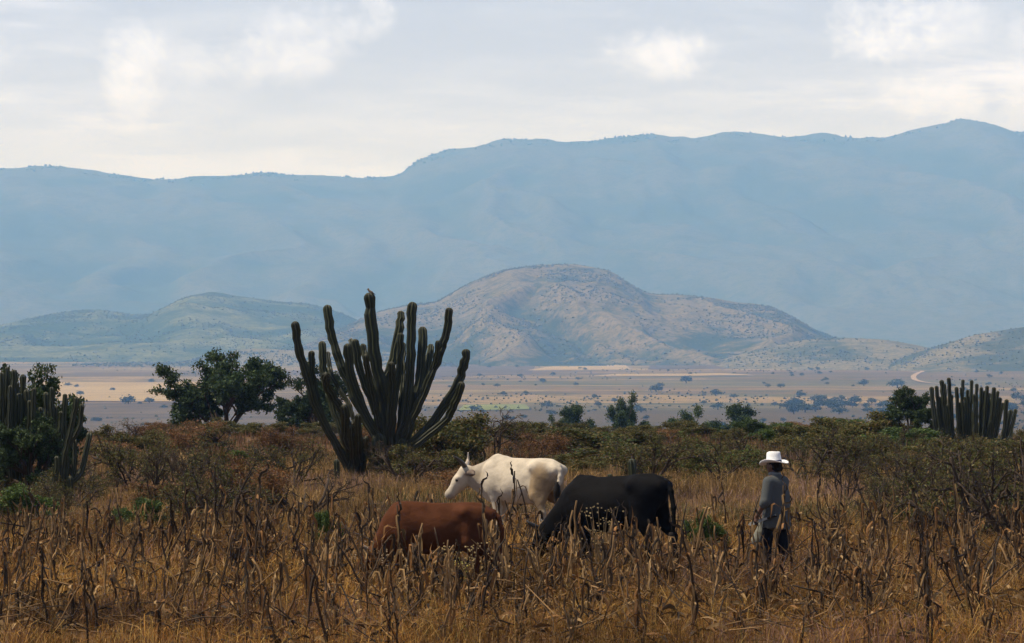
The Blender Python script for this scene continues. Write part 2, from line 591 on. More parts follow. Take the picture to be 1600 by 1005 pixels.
def hill(name, prof, D, front, back, seed, mat_, label, nx=230, ny=110, gul=0.22, gw=160.0, rough=0.03, scatter=0, tsize=3.0, wander=0.0, shape=1.0, thr=0.5, tcol=None, only_ridge=False):
    prof = np.array(prof, float)
    px = np.linspace(prof[0, 0], prof[-1, 0], nx)
    # smooth the outline a little, keep its points
    ctrl = spline(prof, 400)
    py = np.interp(px, ctrl[:, 0], ctrl[:, 1])
    X1 = (px - 800) / FPX * D
    zr = CAMZ - (py - HOR) / FPX * D
    ys = np.concatenate([np.linspace(-front, 0, int(ny * 0.72)), np.linspace(0, back, ny - int(ny * 0.72) + 1)[1:]])
    X, S = np.meshgrid(X1, ys, indexing='ij')
    cy = D + (fbm(X / 500.0, X * 0 + 3.3, seed + 40, 3) - 0.5) * wander
    Y = cy + S
    G = gz(X, Y)
    ZR = np.broadcast_to(zr[:, None], X.shape)
    H = np.maximum(ZR - G, 0.0)
    s = np.where(S < 0, 1 + S / front, 1 - S / back)
    prof_s = np.where(S < 0, 0.5 * s ** shape + 0.5 * sstep(0, 1, s), sstep(0, 1, s))
    # gullies and spurs running down the slope
    wx = X / gw + (fbm(X / (gw * 2.2), Y / (gw * 2.2), seed + 5, 3) - 0.5) * 1.6 + S / (gw * 9)
    rid = 1 - np.abs(2 * fbm(wx, Y / (gw * 4.5), seed, 4) - 1) * 2
    rid2 = fbm(X / (gw * 0.35), Y / (gw * 0.6), seed + 9, 4) - 0.5
    env = np.clip(s * (1.0 - s) * 4, 0, 1) ** 0.8 * (1 - 0.65 * s)
    Z = G + H * prof_s + H * gul * (rid - 0.45) * env + H * rough * rid2 * np.clip(s * 6, 0, 1)
    Z = np.where(s < 0.02, G - 3.0, Z)
    Z[0, :] = G[0, :] - 3.0
    Z[-1, :] = G[-1, :] - 3.0
    n, k = X.shape
    V = np.stack([X, Y, Z], -1).reshape(-1, 3)
    i, j = np.meshgrid(np.arange(n - 1), np.arange(k - 1), indexing='ij')
    a = i * k + j
    F = np.stack([a, a + k, a + k + 1, a + 1], -1).reshape(-1, 4)
    o = kind(obj(name, np_mesh(name, V, F, np.repeat(np.clip(rid, 0, 1).reshape(-1, 1), 3, 1), True), mat_), 'structure', label)
    if scatter:
        rng = np.random.default_rng(seed)
        u = rng.random(scatter) * (n - 1.001); v = rng.random(scatter) ** 0.85 * (int(ny * 0.80))
        iu = u.astype(int); iv = v.astype(int)
        p = V.reshape(n, k, 3)
        fu = (u - iu)[:, None]; fv = (v - iv)[:, None]
        q = (p[iu, iv] * (1 - fu) + p[np.minimum(iu + 1, n - 1), iv] * fu) * (1 - fv) + (p[iu, np.minimum(iv + 1, k - 1)] * (1 - fu) + p[np.minimum(iu + 1, n - 1), np.minimum(iv + 1, k - 1)] * fu) * fv
        dens = fbm(q[:, 0] / 140, q[:, 1] / 140, seed + 77, 4)
        if only_ridge:
            v = int(ny * 0.72) - 1 - rng.random(scatter) ** 2 * 9
            iv = v.astype(int); fv = (v - iv)[:, None]
            q = (p[iu, iv] * (1 - fu) + p[iu + 1, iv] * fu) * (1 - fv) + (p[iu, iv + 1] * (1 - fu) + p[iu + 1, iv + 1] * fu) * fv
            dens = fbm(q[:, 0] / 140, q[:, 1] / 140, seed + 77, 4)
        keep = (dens + (rng.random(scatter) - 0.5) * 0.22 > thr) & (q[:, 2] > gz(q[:, 0], q[:, 1]) - 0.5)
        q = q[keep]
        HILL_PTS.append((q, tsize * (0.5 + rng.random(len(q)) ** 2 * 1.3), seed, tcol))
    return o


hill('mountain_range', [(-900, 300), (-500, 255), (-200, 268), (0, 262), (60, 261), (125, 263), (180, 271), (240, 279), (300, 279), (360, 274),
      (420, 271), (510, 276), (570, 277), (612, 275), (632, 266), (655, 250), (690, 239), (740, 228), (790, 218), (850, 218), (900, 220),
      (960, 214), (1010, 209), (1060, 216), (1140, 207), (1215, 213), (1270, 210), (1345, 216), (1400, 208), (1450, 198), (1485, 189),
      (1505, 185), (1530, 188), (1560, 198), (1600, 208), (1750, 190), (2000, 230), (2500, 260)],
     14000, 4800, 2600, 11, M_MOUNT, 'hazy blue forested mountain range along the skyline', nx=420, ny=140, gul=0.10, gw=330.0, rough=0.045,
     scatter=5000, tsize=4.6, shape=1.15, thr=0.53, only_ridge=True, wander=0.0)
hill('hill', [(-420, 560), (-260, 520), (-120, 500), (-30, 516), (0, 512), (55, 500), (105, 488), (135, 484), (165, 486), (200, 491), (245, 490), (268, 484),
      (290, 468), (322, 457), (345, 458), (372, 463), (430, 472), (480, 475), (530, 488), (575, 506), (640, 528), (720, 548), (800, 566)],
     7600, 1500, 900, 23, M_HILLG, 'long green scrub-covered hill on the left behind the tree', nx=300, gul=0.44, gw=300.0, scatter=26000, tsize=1.5, thr=0.47)
hill('hill', [(430, 566), (500, 532), (545, 508), (590, 488), (640, 477), (680, 472), (705, 459), (735, 443), (765, 431), (800, 421), (850, 416), (885, 415),
      (930, 420), (958, 428), (985, 444), (1015, 459), (1060, 460), (1100, 465), (1150, 473), (1190, 477), (1225, 491), (1260, 509), (1300, 526), (1350, 546), (1400, 564)],
     6800, 1300, 800, 31, M_HILL, 'round dry hill with scattered scrub in the centre', nx=320, gul=0.50, gw=210.0, scatter=32000, tsize=1.5, thr=0.49)
hill('hill', [(150, 590), (215, 586), (270, 574), (340, 552), (400, 545), (470, 548), (540, 545), (600, 550), (660, 558), (730, 572)],
     5900, 500, 400, 47, M_HILLT, 'low pale grassy foothill behind the spreading tree', gul=0.2, gw=140.0, scatter=4000, tsize=1.7, thr=0.52)
hill('hill', [(1110, 570), (1140, 559), (1170, 550), (1205, 542), (1260, 531), (1320, 528), (1380, 531), (1440, 541), (1500, 556), (1560, 570)],
     5600, 480, 420, 53, M_HILLT, 'low scrubby tan hill right of the round hill', gul=0.2, gw=120.0, scatter=3500, tsize=1.3, thr=0.48)
hill('hill', [(1380, 574), (1420, 557), (1450, 546), (1490, 534), (1540, 521), (1600, 511), (1680, 500), (1800, 520), (1950, 560)],
     5200, 520, 420, 61, M_HILLT, 'tan grassy hillside rising at the right edge', gul=0.24, gw=130.0, scatter=3000, tsize=1.3, thr=0.51)

def ico():
    ph = (1 + 5 ** 0.5) / 2
    v = np.array([(-1, ph, 0), (1, ph, 0), (-1, -ph, 0), (1, -ph, 0), (0, -1, ph), (0, 1, ph), (0, -1, -ph), (0, 1, -ph), (ph, 0, -1), (ph, 0, 1), (-ph, 0, -1), (-ph, 0, 1)], float)
    v /= np.linalg.norm(v[0])
    f = np.array([(0, 11, 5), (0, 5, 1), (0, 1, 7), (0, 7, 10), (0, 10, 11), (1, 5, 9), (5, 11, 4), (11, 10, 2), (10, 7, 6), (7, 1, 8),
                  (3, 9, 4), (3, 4, 2), (3, 2, 6), (3, 6, 8), (3, 8, 9), (4, 9, 5), (2, 4, 11), (6, 2, 10), (8, 6, 7), (9, 8, 1)])
    return v, f


def blob_mass(name, pts, size, seed, label, c0=(0.045, 0.052, 0.028), c1=(0.085, 0.085, 0.045)):
    rng = np.random.default_rng(seed)
    iv = np.array([(1, 0, 0), (-.5, .87, 0), (-.5, -.87, 0), (0.1, 0, 1), (0, 0, -.6)], float)
    fi = np.array([(0, 1, 3), (1, 2, 3), (2, 0, 3), (1, 0, 4), (2, 1, 4), (0, 2, 4)])
    n = len(pts); k_ = len(iv)
    V = iv[None] * (0.65 + 0.6 * rng.random((n, k_, 1))) * size[:, None, None] * np.array((1.0, 1.0, 0.8)) + pts[:, None, :] + np.array((0, 0, 0.35)) * size[:, None, None]
    F = (fi[None] + (np.arange(n) * k_)[:, None, None]).reshape(-1, 3)
    mixf = rng.random((n, 1, 1))
    C = np.broadcast_to(np.array(c0) * (1 - mixf) + np.array(c1) * mixf, (n, k_, 3)).reshape(-1, 3)
    kind(obj(name, np_mesh(name, V.reshape(-1, 3), F, C, True), M_SCRUB), 'stuff', label)


blob_mass('mountain_forest', HILL_PTS[0][0], HILL_PTS[0][1], 1, 'distant trees covering the blue mountain range', (0.055, 0.068, 0.040), (0.085, 0.10, 0.058))
blob_mass('hill_scrub', np.concatenate([h[0] for h in HILL_PTS[1:]]), np.concatenate([h[1] for h in HILL_PTS[1:]]), 2,
          'scrub speckling the dry hills beyond the valley')

# low scrub scattered over the valley floor, too small to tell apart
_r = np.random.default_rng(91)
_y = 1900 * 3.2 ** _r.random(9000)
_x = _r.uniform(-1, 1, 9000) * 0.16 * _y
_k = fbm(_x / 160, _y / 420, 88, 4) + _r.uniform(-.10, .10, 9000) > 0.57
_x, _y = _x[_k], _y[_k]
blob_mass('valley_scrub', np.stack([_x, _y, gz(_x, _y)], 1), _r.uniform(0.5, 1.7, len(_x)), 3, 'low scrub scattered over the valley floor')

# ------------------------------------------------------------------ haze: one box of even, thin, bluish air
def haze():
    x0, x1, y0, y1, z0, z1 = -8200, 8200, -200, 18800, -47, 935
    V = [(x, y, z) for z in (z0, z1) for y in (y0, y1) for x in (x0, x1)]
    F = np.array([(0, 2, 3, 1), (4, 5, 7, 6), (0, 1, 5, 4), (2, 6, 7, 3), (0, 4, 6, 2), (1, 3, 7, 5)])
    m, t, out = new_mat('haze_air')
    v = t.new('ShaderNodeVolumePrincipled')
    v.inputs['Color'].default_value = (0.20, 0.435, 0.86, 1)
    v.inputs['Absorption Color'].default_value = (1, 1, 1, 1)
    v.inputs['Density'].default_value = 0.000125
    v.inputs['Anisotropy'].default_value = 0.0
    t.l.new(v.outputs[0], out.inputs['Volume'])
    kind(obj('haze', np_mesh('haze', V, F), m), 'stuff', 'thin blue haze filling the air of the valley')


haze()

# ------------------------------------------------------------------ woody plants
def grow_plant(seed, stems, spread, length, depth, kids, ratio, angle, grav, rad, wig=0.18, seg=5, trunk=0.0, sides=5):
    """returns (polylines with radii, twig points) of a branching plant about its base at the origin"""
    rng = np.random.default_rng(seed)
    lines, tips = [], []

    def rec(p, d, L, r, lev):
        pts = [p]; q = p.copy(); dd = d.copy()
        n = seg if lev > 0 else max(3, seg - 1)
        for i in range(n):
            dd = dd + rng.normal(0, wig, 3) + np.array((0, 0, grav))
            dd /= np.linalg.norm(dd)
            q = q + dd * L / n
            pts.append(q.copy())
        pts = np.array(pts)
        lines.append((pts, np.linspace(r, r * (0.55 if lev else 0.25), len(pts)), lev))
        if lev == 0:
            for k in range(1, len(pts)):
                tips.append(pts[k])
            return
        if lev == 1:
            for k in range(2, len(pts)):
                tips.append(pts[k])
        m = rng.integers(kids[0], kids[1] + 1)
        for k in range(m):
            f = 0.3 + 0.7 * (k + rng.random()) / m
            x = f * (len(pts) - 1); i = min(int(x), len(pts) - 2)
            b = pts[i] + (pts[i + 1] - pts[i]) * (x - i)
            t = pts[i + 1] - pts[i]; t /= np.linalg.norm(t)
            ax = rng.normal(0, 1, 3); ax -= t * ax.dot(t); ax /= np.linalg.norm(ax)
            an = R(rng.uniform(*angle))
            nd = t * math.cos(an) + ax * math.sin(an)
            rec(b, nd, L * ratio * rng.uniform(0.7, 1.15) * (1.15 - 0.4 * f), r * 0.6 * (1.2 - 0.5 * f), lev - 1)

    for k in range(stems):
        az = 2 * math.pi * (k + rng.uniform(-.35, .35)) / stems
        th = R(rng.uniform(*spread))
        d = np.array((math.cos(az) * math.sin(th), math.sin(az) * math.sin(th), math.cos(th)))
        rec(np.array((math.cos(az) * rad, math.sin(az) * rad, -0.05)) + np.array((0, 0, trunk)), d, length * rng.uniform(0.75, 1.15), rad * rng.uniform(0.7, 1.1), depth)
    if trunk:
        lines.append((np.array([(0, 0, -0.1), (0.02, 0, trunk * 0.5), (0, 0, trunk + 0.1)]), np.array((rad * 1.7, rad * 1.4, rad * 1.2)), depth + 1))
    return lines, np.array(tips)


def wood_mesh(name, lines, col, rng, minlev=0):
    mb = MB()
    for pts, r, lev in lines:
        if lev < minlev:
            continue
        s = 6 if lev >= 2 else (4 if lev == 1 else 3)
        V, F3, F4 = tube_arrays(pts, np.maximum(r, 0.004), s)
        mb.add(V, F3, F4, np.array(col) * rng.uniform(0.75, 1.2))
    return mb.mesh(name, True)


def leaf_mesh(name, tips, per, spread, size, cols, rng, flat=0.6, up=0.0):
    """many leaf-sized quads strewn round the twigs"""
    n = len(tips) * per
    c = np.repeat(tips, per, 0) + rng.normal(0, spread, (n, 3)) * np.array((1, 1, flat)) + np.array((0, 0, up))
    a = rng.normal(0, 1, (n, 3)); a /= np.linalg.norm(a, axis=1, keepdims=True)
    b = rng.normal(0, 1, (n, 3)); b -= a * (a * b).sum(1, keepdims=True); b /= np.linalg.norm(b, axis=1, keepdims=True)
    s = size * (0.55 + rng.random((n, 1)) * 0.9)
    V = np.stack([c - a * s, c - b * s * 0.45, c + a * s, c + b * s * 0.45], 1).reshape(-1, 3)
    F = np.arange(n * 4).reshape(n, 4)
    cols = np.array(cols)
    tipc = np.repeat(rng.integers(0, len(cols), len(tips)), per)
    mixc = np.where(rng.random(n) < 0.65, tipc, rng.integers(0, len(cols), n))
    C = cols[mixc] * rng.uniform(0.7, 1.25, (n, 1))
    return np_mesh(name, V, F, np.repeat(C, 4, 0), False)


def protos(name, seed, g, leaf, bark, per, spread, size, flat=0.6, thin=None):
    rng = np.random.default_rng(seed + 500)
    lines, tips = grow_plant(seed, **g)
    if thin is not None and len(tips) > thin:
        tips = tips[rng.permutation(len(tips))[:thin]]
    w = wood_mesh(name + '_branches', lines, bark, rng)
    l = leaf_mesh(name + '_foliage', tips, per, spread, size, leaf, rng, flat) if per else None
    allp = np.vstack([p for p, r, v in lines])
    ext = np.array((np.percentile(allp[:, 0], 98) - np.percentile(allp[:, 0], 2), np.percentile(allp[:, 1], 98) - np.percentile(allp[:, 1], 2), np.percentile(allp[:, 2], 99)))
    w.materials.append(M_BARK)
    if l: l.materials.append(M_LEAF)
    return dict(w=w, l=l, ext=ext)


OLIVE = [(0.075, 0.080, 0.018), (0.110, 0.095, 0.024), (0.048, 0.058, 0.015), (0.14, 0.095, 0.032)]
GREEN = [(0.075, 0.115, 0.025), (0.05, 0.085, 0.02), (0.10, 0.14, 0.03), (0.035, 0.06, 0.017)]
DARKG = [(0.030, 0.052, 0.018), (0.045, 0.072, 0.022), (0.022, 0.038, 0.014), (0.060, 0.090, 0.028)]
RUST = [(0.19, 0.088, 0.034), (0.14, 0.062, 0.026), (0.23, 0.125, 0.048), (0.10, 0.07, 0.025)]
BARKD = (0.050, 0.035, 0.024)
BARKL = (0.13, 0.095, 0.065)
G_BUSH = dict(stems=8, spread=(12, 62), length=1.0, depth=3, kids=(3, 5), ratio=0.55, angle=(22, 58), grav=0.03, rad=0.028)
G_ARCH = dict(stems=6, spread=(25, 75), length=1.25, depth=3, kids=(4, 6), ratio=0.50, angle=(20, 60), grav=-0.02, rad=0.042, wig=0.17)
G_FLAT = dict(stems=5, spread=(35, 68), length=1.3, depth=3, kids=(4, 6), ratio=0.52, angle=(20, 55), grav=0.0, rad=0.035, trunk=0.35)
G_TREE = dict(stems=9, spread=(4, 77), length=1.6, depth=3, kids=(4, 6), ratio=0.55, angle=(18, 50), grav=0.035, rad=0.06, trunk=0.3, wig=0.15)
G_TALL = dict(stems=5, spread=(6, 34), length=2.6, depth=3, kids=(5, 7), ratio=0.42, angle=(18, 50), grav=0.05, rad=0.07, trunk=0.7)
PR = {
    'olive': [protos('olive_bush', 101 + i, G_BUSH, OLIVE, BARKD, 7, 0.085, 0.034) for i in range(3)],
    'thorn': [protos('thorn_bush', 121 + i, G_ARCH, OLIVE, BARKD, 5, 0.07, 0.026, 0.5, 600) for i in range(3)],
    'flat': [protos('flat_acacia', 141 + i, G_FLAT, OLIVE + GREEN[:1], BARKD, 6, 0.075, 0.030, 0.4, 1500) for i in range(2)],
    'green': [protos('green_bush', 161 + i, G_BUSH, GREEN, BARKD, 9, 0.085, 0.036) for i in range(2)],
    'rust': [protos('brown_bush', 181 + i, G_BUSH, RUST, BARKL, 5, 0.09, 0.026) for i in range(2)],
    'bare': [protos('bare_bush', 201 + i, dict(G_ARCH, depth=4, kids=(3, 4), ratio=0.56), OLIVE, BARKD, 1, 0.04, 0.018, 0.6, 300) for i in range(2)],
    'tree': [protos('acacia', 221 + i, G_TREE, DARKG, BARKD, 6, 0.07, 0.046, 0.5, 7500) for i in range(3)],
    'tall': [protos('tall_tree', 241 + i, G_TALL, DARKG + GREEN[:1], BARKD, 12, 0.15, 0.065, 0.8, 2000) for i in range(2)],
}
RND = random.Random(12)


def plant(name, kind_, i, px, top, D, wpx, label, cat, group=None, rz=None, sink=0.0, parts=('branches', 'foliage')):
    p = PR[kind_][i % len(PR[kind_])]
    x = (px - 800) / FPX * D
    g = gz1(x, D) - sink
    h = CAMZ - (top - HOR) / FPX * D - g
    w = wpx / FPX * D
    rz = RND.uniform(0, 6.28) if rz is None else rz
    e = empty(name, (x, D, g), rz, (w / p['ext'][0], w / p['ext'][1], h / p['ext'][2]))
    tag(e, label, cat, group)
    obj(parts[0], p['w'], None, e)
    if p['l']:
        obj(parts[1], p['l'], None, e)
    return e


TP = ('trunk', 'crown')
plant('acacia_tree', 'tree', 0, 352, 560, 152, 172, 'dark green spreading acacia tree left of the tall branching cactus', 'tree', rz=0.4, parts=TP)
plant('acacia_tree', 'tree', 1, 492, 578, 160, 120, 'dark acacia tree partly hidden behind the left arms of the big cactus', 'tree', rz=2.2, parts=TP)
plant('acacia_tree', 'tree', 2, 45, 586, 84, 150, 'dark green tree growing behind the cactus clump at the left edge', 'tree', rz=1.0, parts=TP)
plant('acacia_tree', 'tree', 1, 1422, 611, 126, 95, 'small green acacia tree beside the columnar cactus clump on the right', 'tree', rz=4.0, parts=TP)
plant('far_tree', 'tall', 0, 980, 625, 290, 56, 'dark upright tree, tallest of those beyond the field edge', 'tree', 'trees beyond the field edge', parts=TP)
plant('far_tree', 'tall', 1, 1152, 637, 300, 70, 'broad dark tree beyond the field edge, straight above the gap between bull and man', 'tree', 'trees beyond the field edge', parts=TP)
plant('far_tree', 'tall', 0, 1089, 644, 310, 54, 'low greyish green tree between two darker trees beyond the field edge', 'tree', 'trees beyond the field edge', parts=TP)
plant('far_tree', 'tall', 1, 896, 638, 280, 50, 'green tree beyond the field edge above the white cow', 'tree', 'trees beyond the field edge', parts=TP)
plant('far_tree', 'tall', 0, 868, 655, 270, 44, 'lowest green tree of the row above the white cow', 'tree', 'trees beyond the field edge', parts=TP)

# bushes that can be singled out
plant('thorn_bush', 'thorn', 0, 345, 668, 92, 160, 'arching thorn bush with dark limbs below the spreading acacia tree', 'bush', rz=0.3)
plant('thorn_bush', 'bare', 0, 765, 640, 100, 140, 'bare twiggy thorn bush just right of the big cactus', 'bush', rz=0.8)
plant('thorn_bush', 'olive', 1, 700, 655, 97, 130, 'dark dense thorn bush at the right foot of the big cactus', 'bush', rz=2.0)
plant('thorn_bush', 'bare', 1, 635, 690, 84, 120, 'leafless grey thorn bush left of the white cow\'s head', 'bush', rz=3.0)
plant('acacia_bush', 'flat', 0, 965, 672, 97, 220, 'wide flat-topped thorn bush behind the black bull', 'bush', rz=0.2)
plant('acacia_bush', 'flat', 1, 1125, 682, 84, 135, 'green flat-topped thorn bush between the bull and the man', 'bush', rz=1.1)
plant('green_bush', 'green', 0, 1218, 664, 121, 56, 'bright green rounded bush above the man\'s white hat', 'bush')
plant('olive_bush', 'olive', 0, 1338, 648, 112, 130, 'dense olive bush right of the man, largest of the far thicket', 'bush')
plant('olive_bush', 'olive', 2, 1258, 668, 108, 95, 'olive bush right behind the man\'s hat', 'bush')
plant('thorn_bush', 'thorn', 1, 1530, 694, 60, 240, 'large dark thorn bush in front at the right edge', 'bush', rz=1.9)
plant('thorn_bush', 'bare', 1, 1580, 690, 58.5, 190, 'bare dark branched bush at the far right foreground', 'bush', rz=0.5)
plant('thorn_bush', 'thorn', 2, 1410, 735, 73, 130, 'low olive thorn bush between the man and the right foreground bush', 'bush', rz=2.5)
plant('green_bush', 'green', 1, 40, 765, 66, 110, 'low green weedy bush in front of the left cactus clump', 'bush')
plant('thorn_bush', 'tree', 1, 45, 655, 77.6, 130, 'dark tangled bush growing through the left cactus clump', 'bush', rz=0.9)
plant('thorn_bush', 'thorn', 2, 215, 682, 88, 130, 'brownish thorn bush right of the left-hand cacti', 'bush', rz=3.3)
plant('thorn_bush', 'bare', 0, 205, 655, 118, 70, 'small bare twiggy bush standing against the dark brown field', 'bush')
plant('green_bush', 'green', 0, 270, 676, 128, 60, 'small bright green bush under the left end of the acacia tree', 'bush')
plant('olive_bush', 'olive', 0, 345, 655, 136, 90, 'low bush hiding the foot of the acacia tree', 'bush')
plant('olive_bush', 'olive', 1, 408, 662, 132, 60, 'small rounded bush just right of the acacia trunk', 'bush')
plant('thorn_bush', 'thorn', 0, 628, 698, 88, 90, 'low thorn bush wrapped round the foot of the big cactus', 'bush', rz=5.0)
plant('olive_bush', 'olive', 2, 1520, 690, 98, 170, 'olive bush covering the foot of the columnar cactus clump', 'bush')

plant('olive_bush', 'olive', 1, 1486, 686, 107, 80, 'olive bush below the left end of the skyline cactus clump', 'bush')
plant('olive_bush', 'olive', 0, 655, 700, 87.5, 110, 'dark brush in front of the big cactus on its right side', 'bush')

# the brushy strip behind the cattle: kinds that cannot be told apart share a label
GRP = {
    'olive': ('olive_bush', 'low olive-green bush in the brushy strip'),
    'rust': ('dry_bush', 'low reddish brown dry bush in the brushy strip'),
    'thorn': ('thorn_bush', 'sparse dark thorn bush in the straw-coloured grass'),
    'bare': ('bare_bush', 'leafless twiggy bush in the straw-coloured grass'),
    'green': ('green_bush', 'small fresh green bush in the brushy strip'),
}


def zone(px, D):
    z = ('at the left edge' if px < 160 else 'below the spreading acacia' if px < 470 else 'beside the big cactus' if px < 760 else 'behind the white cow' if px < 900
         else 'behind the black bull' if px < 1080 else 'behind the man' if px < 1300 else 'below the right-hand cactus clump')
    return z


for i in range(102):
    D = RND.uniform(90, 137) if i < 56 else RND.uniform(64, 88)
    px = RND.uniform(-30, 1630)
    k = RND.choices(['olive', 'rust', 'thorn', 'green'], [3.4, 3, 3, 0.8])[0]
    if px > 1180 and k == 'rust' and RND.random() < 0.5: k = 'olive'
    if D < 88:
        k = RND.choices(['thorn', 'rust', 'olive', 'bare'], [3.5, 2, 0.5, 4] if px < 900 else [4, 1, 2, 3])[0]
        if 480 < px < 1290 and D < 78: px = RND.choice([RND.uniform(60, 480), RND.uniform(1280, 1600)])
    if 480 < px < 640 and D < 92: px += RND.choice([-190, 170])
    gy = HOR + CAMZ * FPX / D
    hh = RND.uniform(0.4, 0.95) if k != 'green' else RND.uniform(0.4, 0.7)
    if k in ('thorn', 'bare'): hh = RND.uniform(0.8, 1.3)
    if 1180 < px < 1440 and D > 95: hh *= 1.3
    if px < 150: hh *= 0.6
    top_ = max(gy - hh * FPX / D, 672 if 840 < px < 1200 else 662)
    n_, l_ = GRP[k]
    z_ = zone(px, D)
    plant(n_, k, RND.randrange(3), px, top_, D, RND.uniform(0.9, 1.9) * FPX / D, l_ + ' ' + z_, 'bush', n_.replace('_', ' ') + 'es ' + z_)

for i in range(26):
    D = RND.uniform(126, 141)
    px = 540 + i * 32 + RND.uniform(-14, 14)
    k = RND.choices(['olive', 'green', 'thorn', 'rust'], [5, 2, 2, 1])[0]
    z_ = zone(px, D)
    plant('edge_bush', k, RND.randrange(3), px, RND.uniform(656, 672), D, RND.uniform(28, 70), {'olive': 'olive', 'green': 'fresh green', 'thorn': 'sparse twiggy', 'rust': 'reddish brown'}[k]
          + ' bush breaking the far edge of the field ' + z_, 'bush', k + ' bushes on the far field edge ' + z_)

# scrub trees dotted over the valley floor: small in the picture, one mesh each
VB = []
for i in range(4):
    rng = np.random.default_rng(700 + i)
    th = rng.uniform(0, 6.28, 26); rr = rng.random(26) ** 0.5
    tips_ = np.stack([np.cos(th) * rr * 0.42, np.sin(th) * rr * 0.42, 0.35 + 0.5 * rng.random(26) * (1.1 - rr * rr)], 1)
    me = leaf_mesh('valley_tree', tips_, 14, 0.10, 0.085, [(0.040, 0.055, 0.026), (0.065, 0.080, 0.035), (0.03, 0.042, 0.022)], rng, 0.8)
    mb = MB()
    V, F3, F4 = tube_arrays([(0, 0, -0.3), (0.02, 0, 0.2), (0, 0.02, 0.6)], [0.05, 0.04, 0.02], 5)
    mb.add(V, F3, F4, (0.06, 0.045, 0.03))
    VB.append((me, mb.mesh('valley_trunk')))
    me.materials.append(M_LEAF); VB[-1][1].materials.append(M_BARK)


def valley_tree(px, D, h, i, label, group):
    x = (px - 800) / FPX * D
    e = empty('valley_tree', (x, D, gz1(x, D)), RND.uniform(0, 6.28), (h * RND.uniform(1.2, 1.9),) * 2 + (h,))
    tag(e, label, 'tree', group)
    obj('crown', VB[i % 4][0], None, e)
    obj('trunk', VB[i % 4][1], None, e)


for (px, D, h) in [(1072, 3700, 9), (1025, 3200, 7.5), (1118, 3050, 6), (1335, 2750, 7), (1402, 3400, 9), (1350, 3550, 7), (1380, 2550, 6), (1250, 2950, 6),
                   (855, 2550, 5.5), (201, 2650, 8), (1122, 2500, 6), (1230, 2500, 6)]:
    valley_tree(px, D, h, RND.randrange(4), 'larger dark tree standing alone on the open valley floor', 'larger lone trees on the valley floor')
def vz(l, px, D):
    z = ('left of the big cactus' if px < 540 else 'right beside the big cactus' if px < 850 else 'above the black bull' if px < 1080 else 'above the man' if px < 1330 else 'near the right edge')
    d = 'nearer' if D < 2700 else 'far' if D < 4000 else 'farthest'
    return l.replace('tiny', d + ' tiny') + ' ' + z, d + ' valley shrubs ' + z


for i in range(140):
    D = 2000 * (3.0 ** RND.random())
    px = RND.uniform(690, 1630) if i % 4 else RND.uniform(60, 520)
    valley_tree(px, D, RND.uniform(2.0, 5.0), RND.randrange(4), *vz('tiny dark shrub dotted on the distant valley floor', px, D))
for i in range(60):
    D = RND.uniform(2500, 2900) if i < 34 else RND.uniform(2300, 2600)
    px = RND.uniform(1230, 1420) if i % 2 else RND.uniform(1500, 1640)
    valley_tree(px, D, RND.uniform(4.0, 7.0), RND.randrange(4), 'green tree in the wooded patch of the right-hand valley', 'trees of the wooded valley patch on the right')

# ------------------------------------------------------------------ cacti
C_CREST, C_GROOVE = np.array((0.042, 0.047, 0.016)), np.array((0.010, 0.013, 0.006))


def cactus_arm(mb_or_none, ctrl, r, ribs=8, seed=0, foot=1.0):
    """one ribbed column with a rounded tip along control points"""
    rng = np.random.default_rng(seed)
    L = sum(np.linalg.norm(np.array(ctrl[i + 1]) - np.array(ctrl[i])) for i in range(len(ctrl) - 1))
    n = max(8, int(L / (r * 1.6)))
    pts = spline(ctrl, n)
    rad = r * (1 + 0.05 * np.sin(np.arange(n) * 1.7 + rng.uniform(0, 6)) + rng.normal(0, 0.035, n))
    for _ in range(max(1, n // 9)):
        rad[rng.integers(1, n)] *= rng.uniform(0.82, 0.93)
    pts[1:-1] += rng.normal(0, r * 0.10, (n - 2, 3))
    rad[0] *= foot
    d = pts[-1] - pts[-2]; d /= np.linalg.norm(d)
    cap = [(0.35, 0.93), (0.65, 0.75), (0.85, 0.48), (0.95, 0.18)]
    pts = np.vstack([pts, [pts[-1] + d * r * a for a, b in cap]])
    rad = np.concatenate([rad, [r * b for a, b in cap]])
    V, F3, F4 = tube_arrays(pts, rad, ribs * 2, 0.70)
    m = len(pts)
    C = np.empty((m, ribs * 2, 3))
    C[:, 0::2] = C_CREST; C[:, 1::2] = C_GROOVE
    low = np.clip(1 - np.arange(m) / (m * 0.35), 0, 1)[:, None, None]
    C = C * (1 - 0.4 * low) + np.array((0.05, 0.042, 0.03)) * 0.4 * low        # corky grey foot
    tipw = np.clip((np.arange(m) - (m - 5)) / 5.0, 0, 1)[:, None, None]
    C = C * (1 - tipw * 0.5) + np.array((0.07, 0.06, 0.035)) * tipw * 0.5
    C = C.reshape(-1, 3) * rng.uniform(0.85, 1.15)
    C = np.vstack([C, C[:1], C[-1:]])
    return V, F3, F4, C


def arm_obj(name, parent, ctrl, r, seed, ribs=8, foot=1.0):
    mb = MB()
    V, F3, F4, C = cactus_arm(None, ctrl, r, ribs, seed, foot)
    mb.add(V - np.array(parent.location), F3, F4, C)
    return obj(name, mb.mesh('cactus_arm'), M_CACTUS, parent)


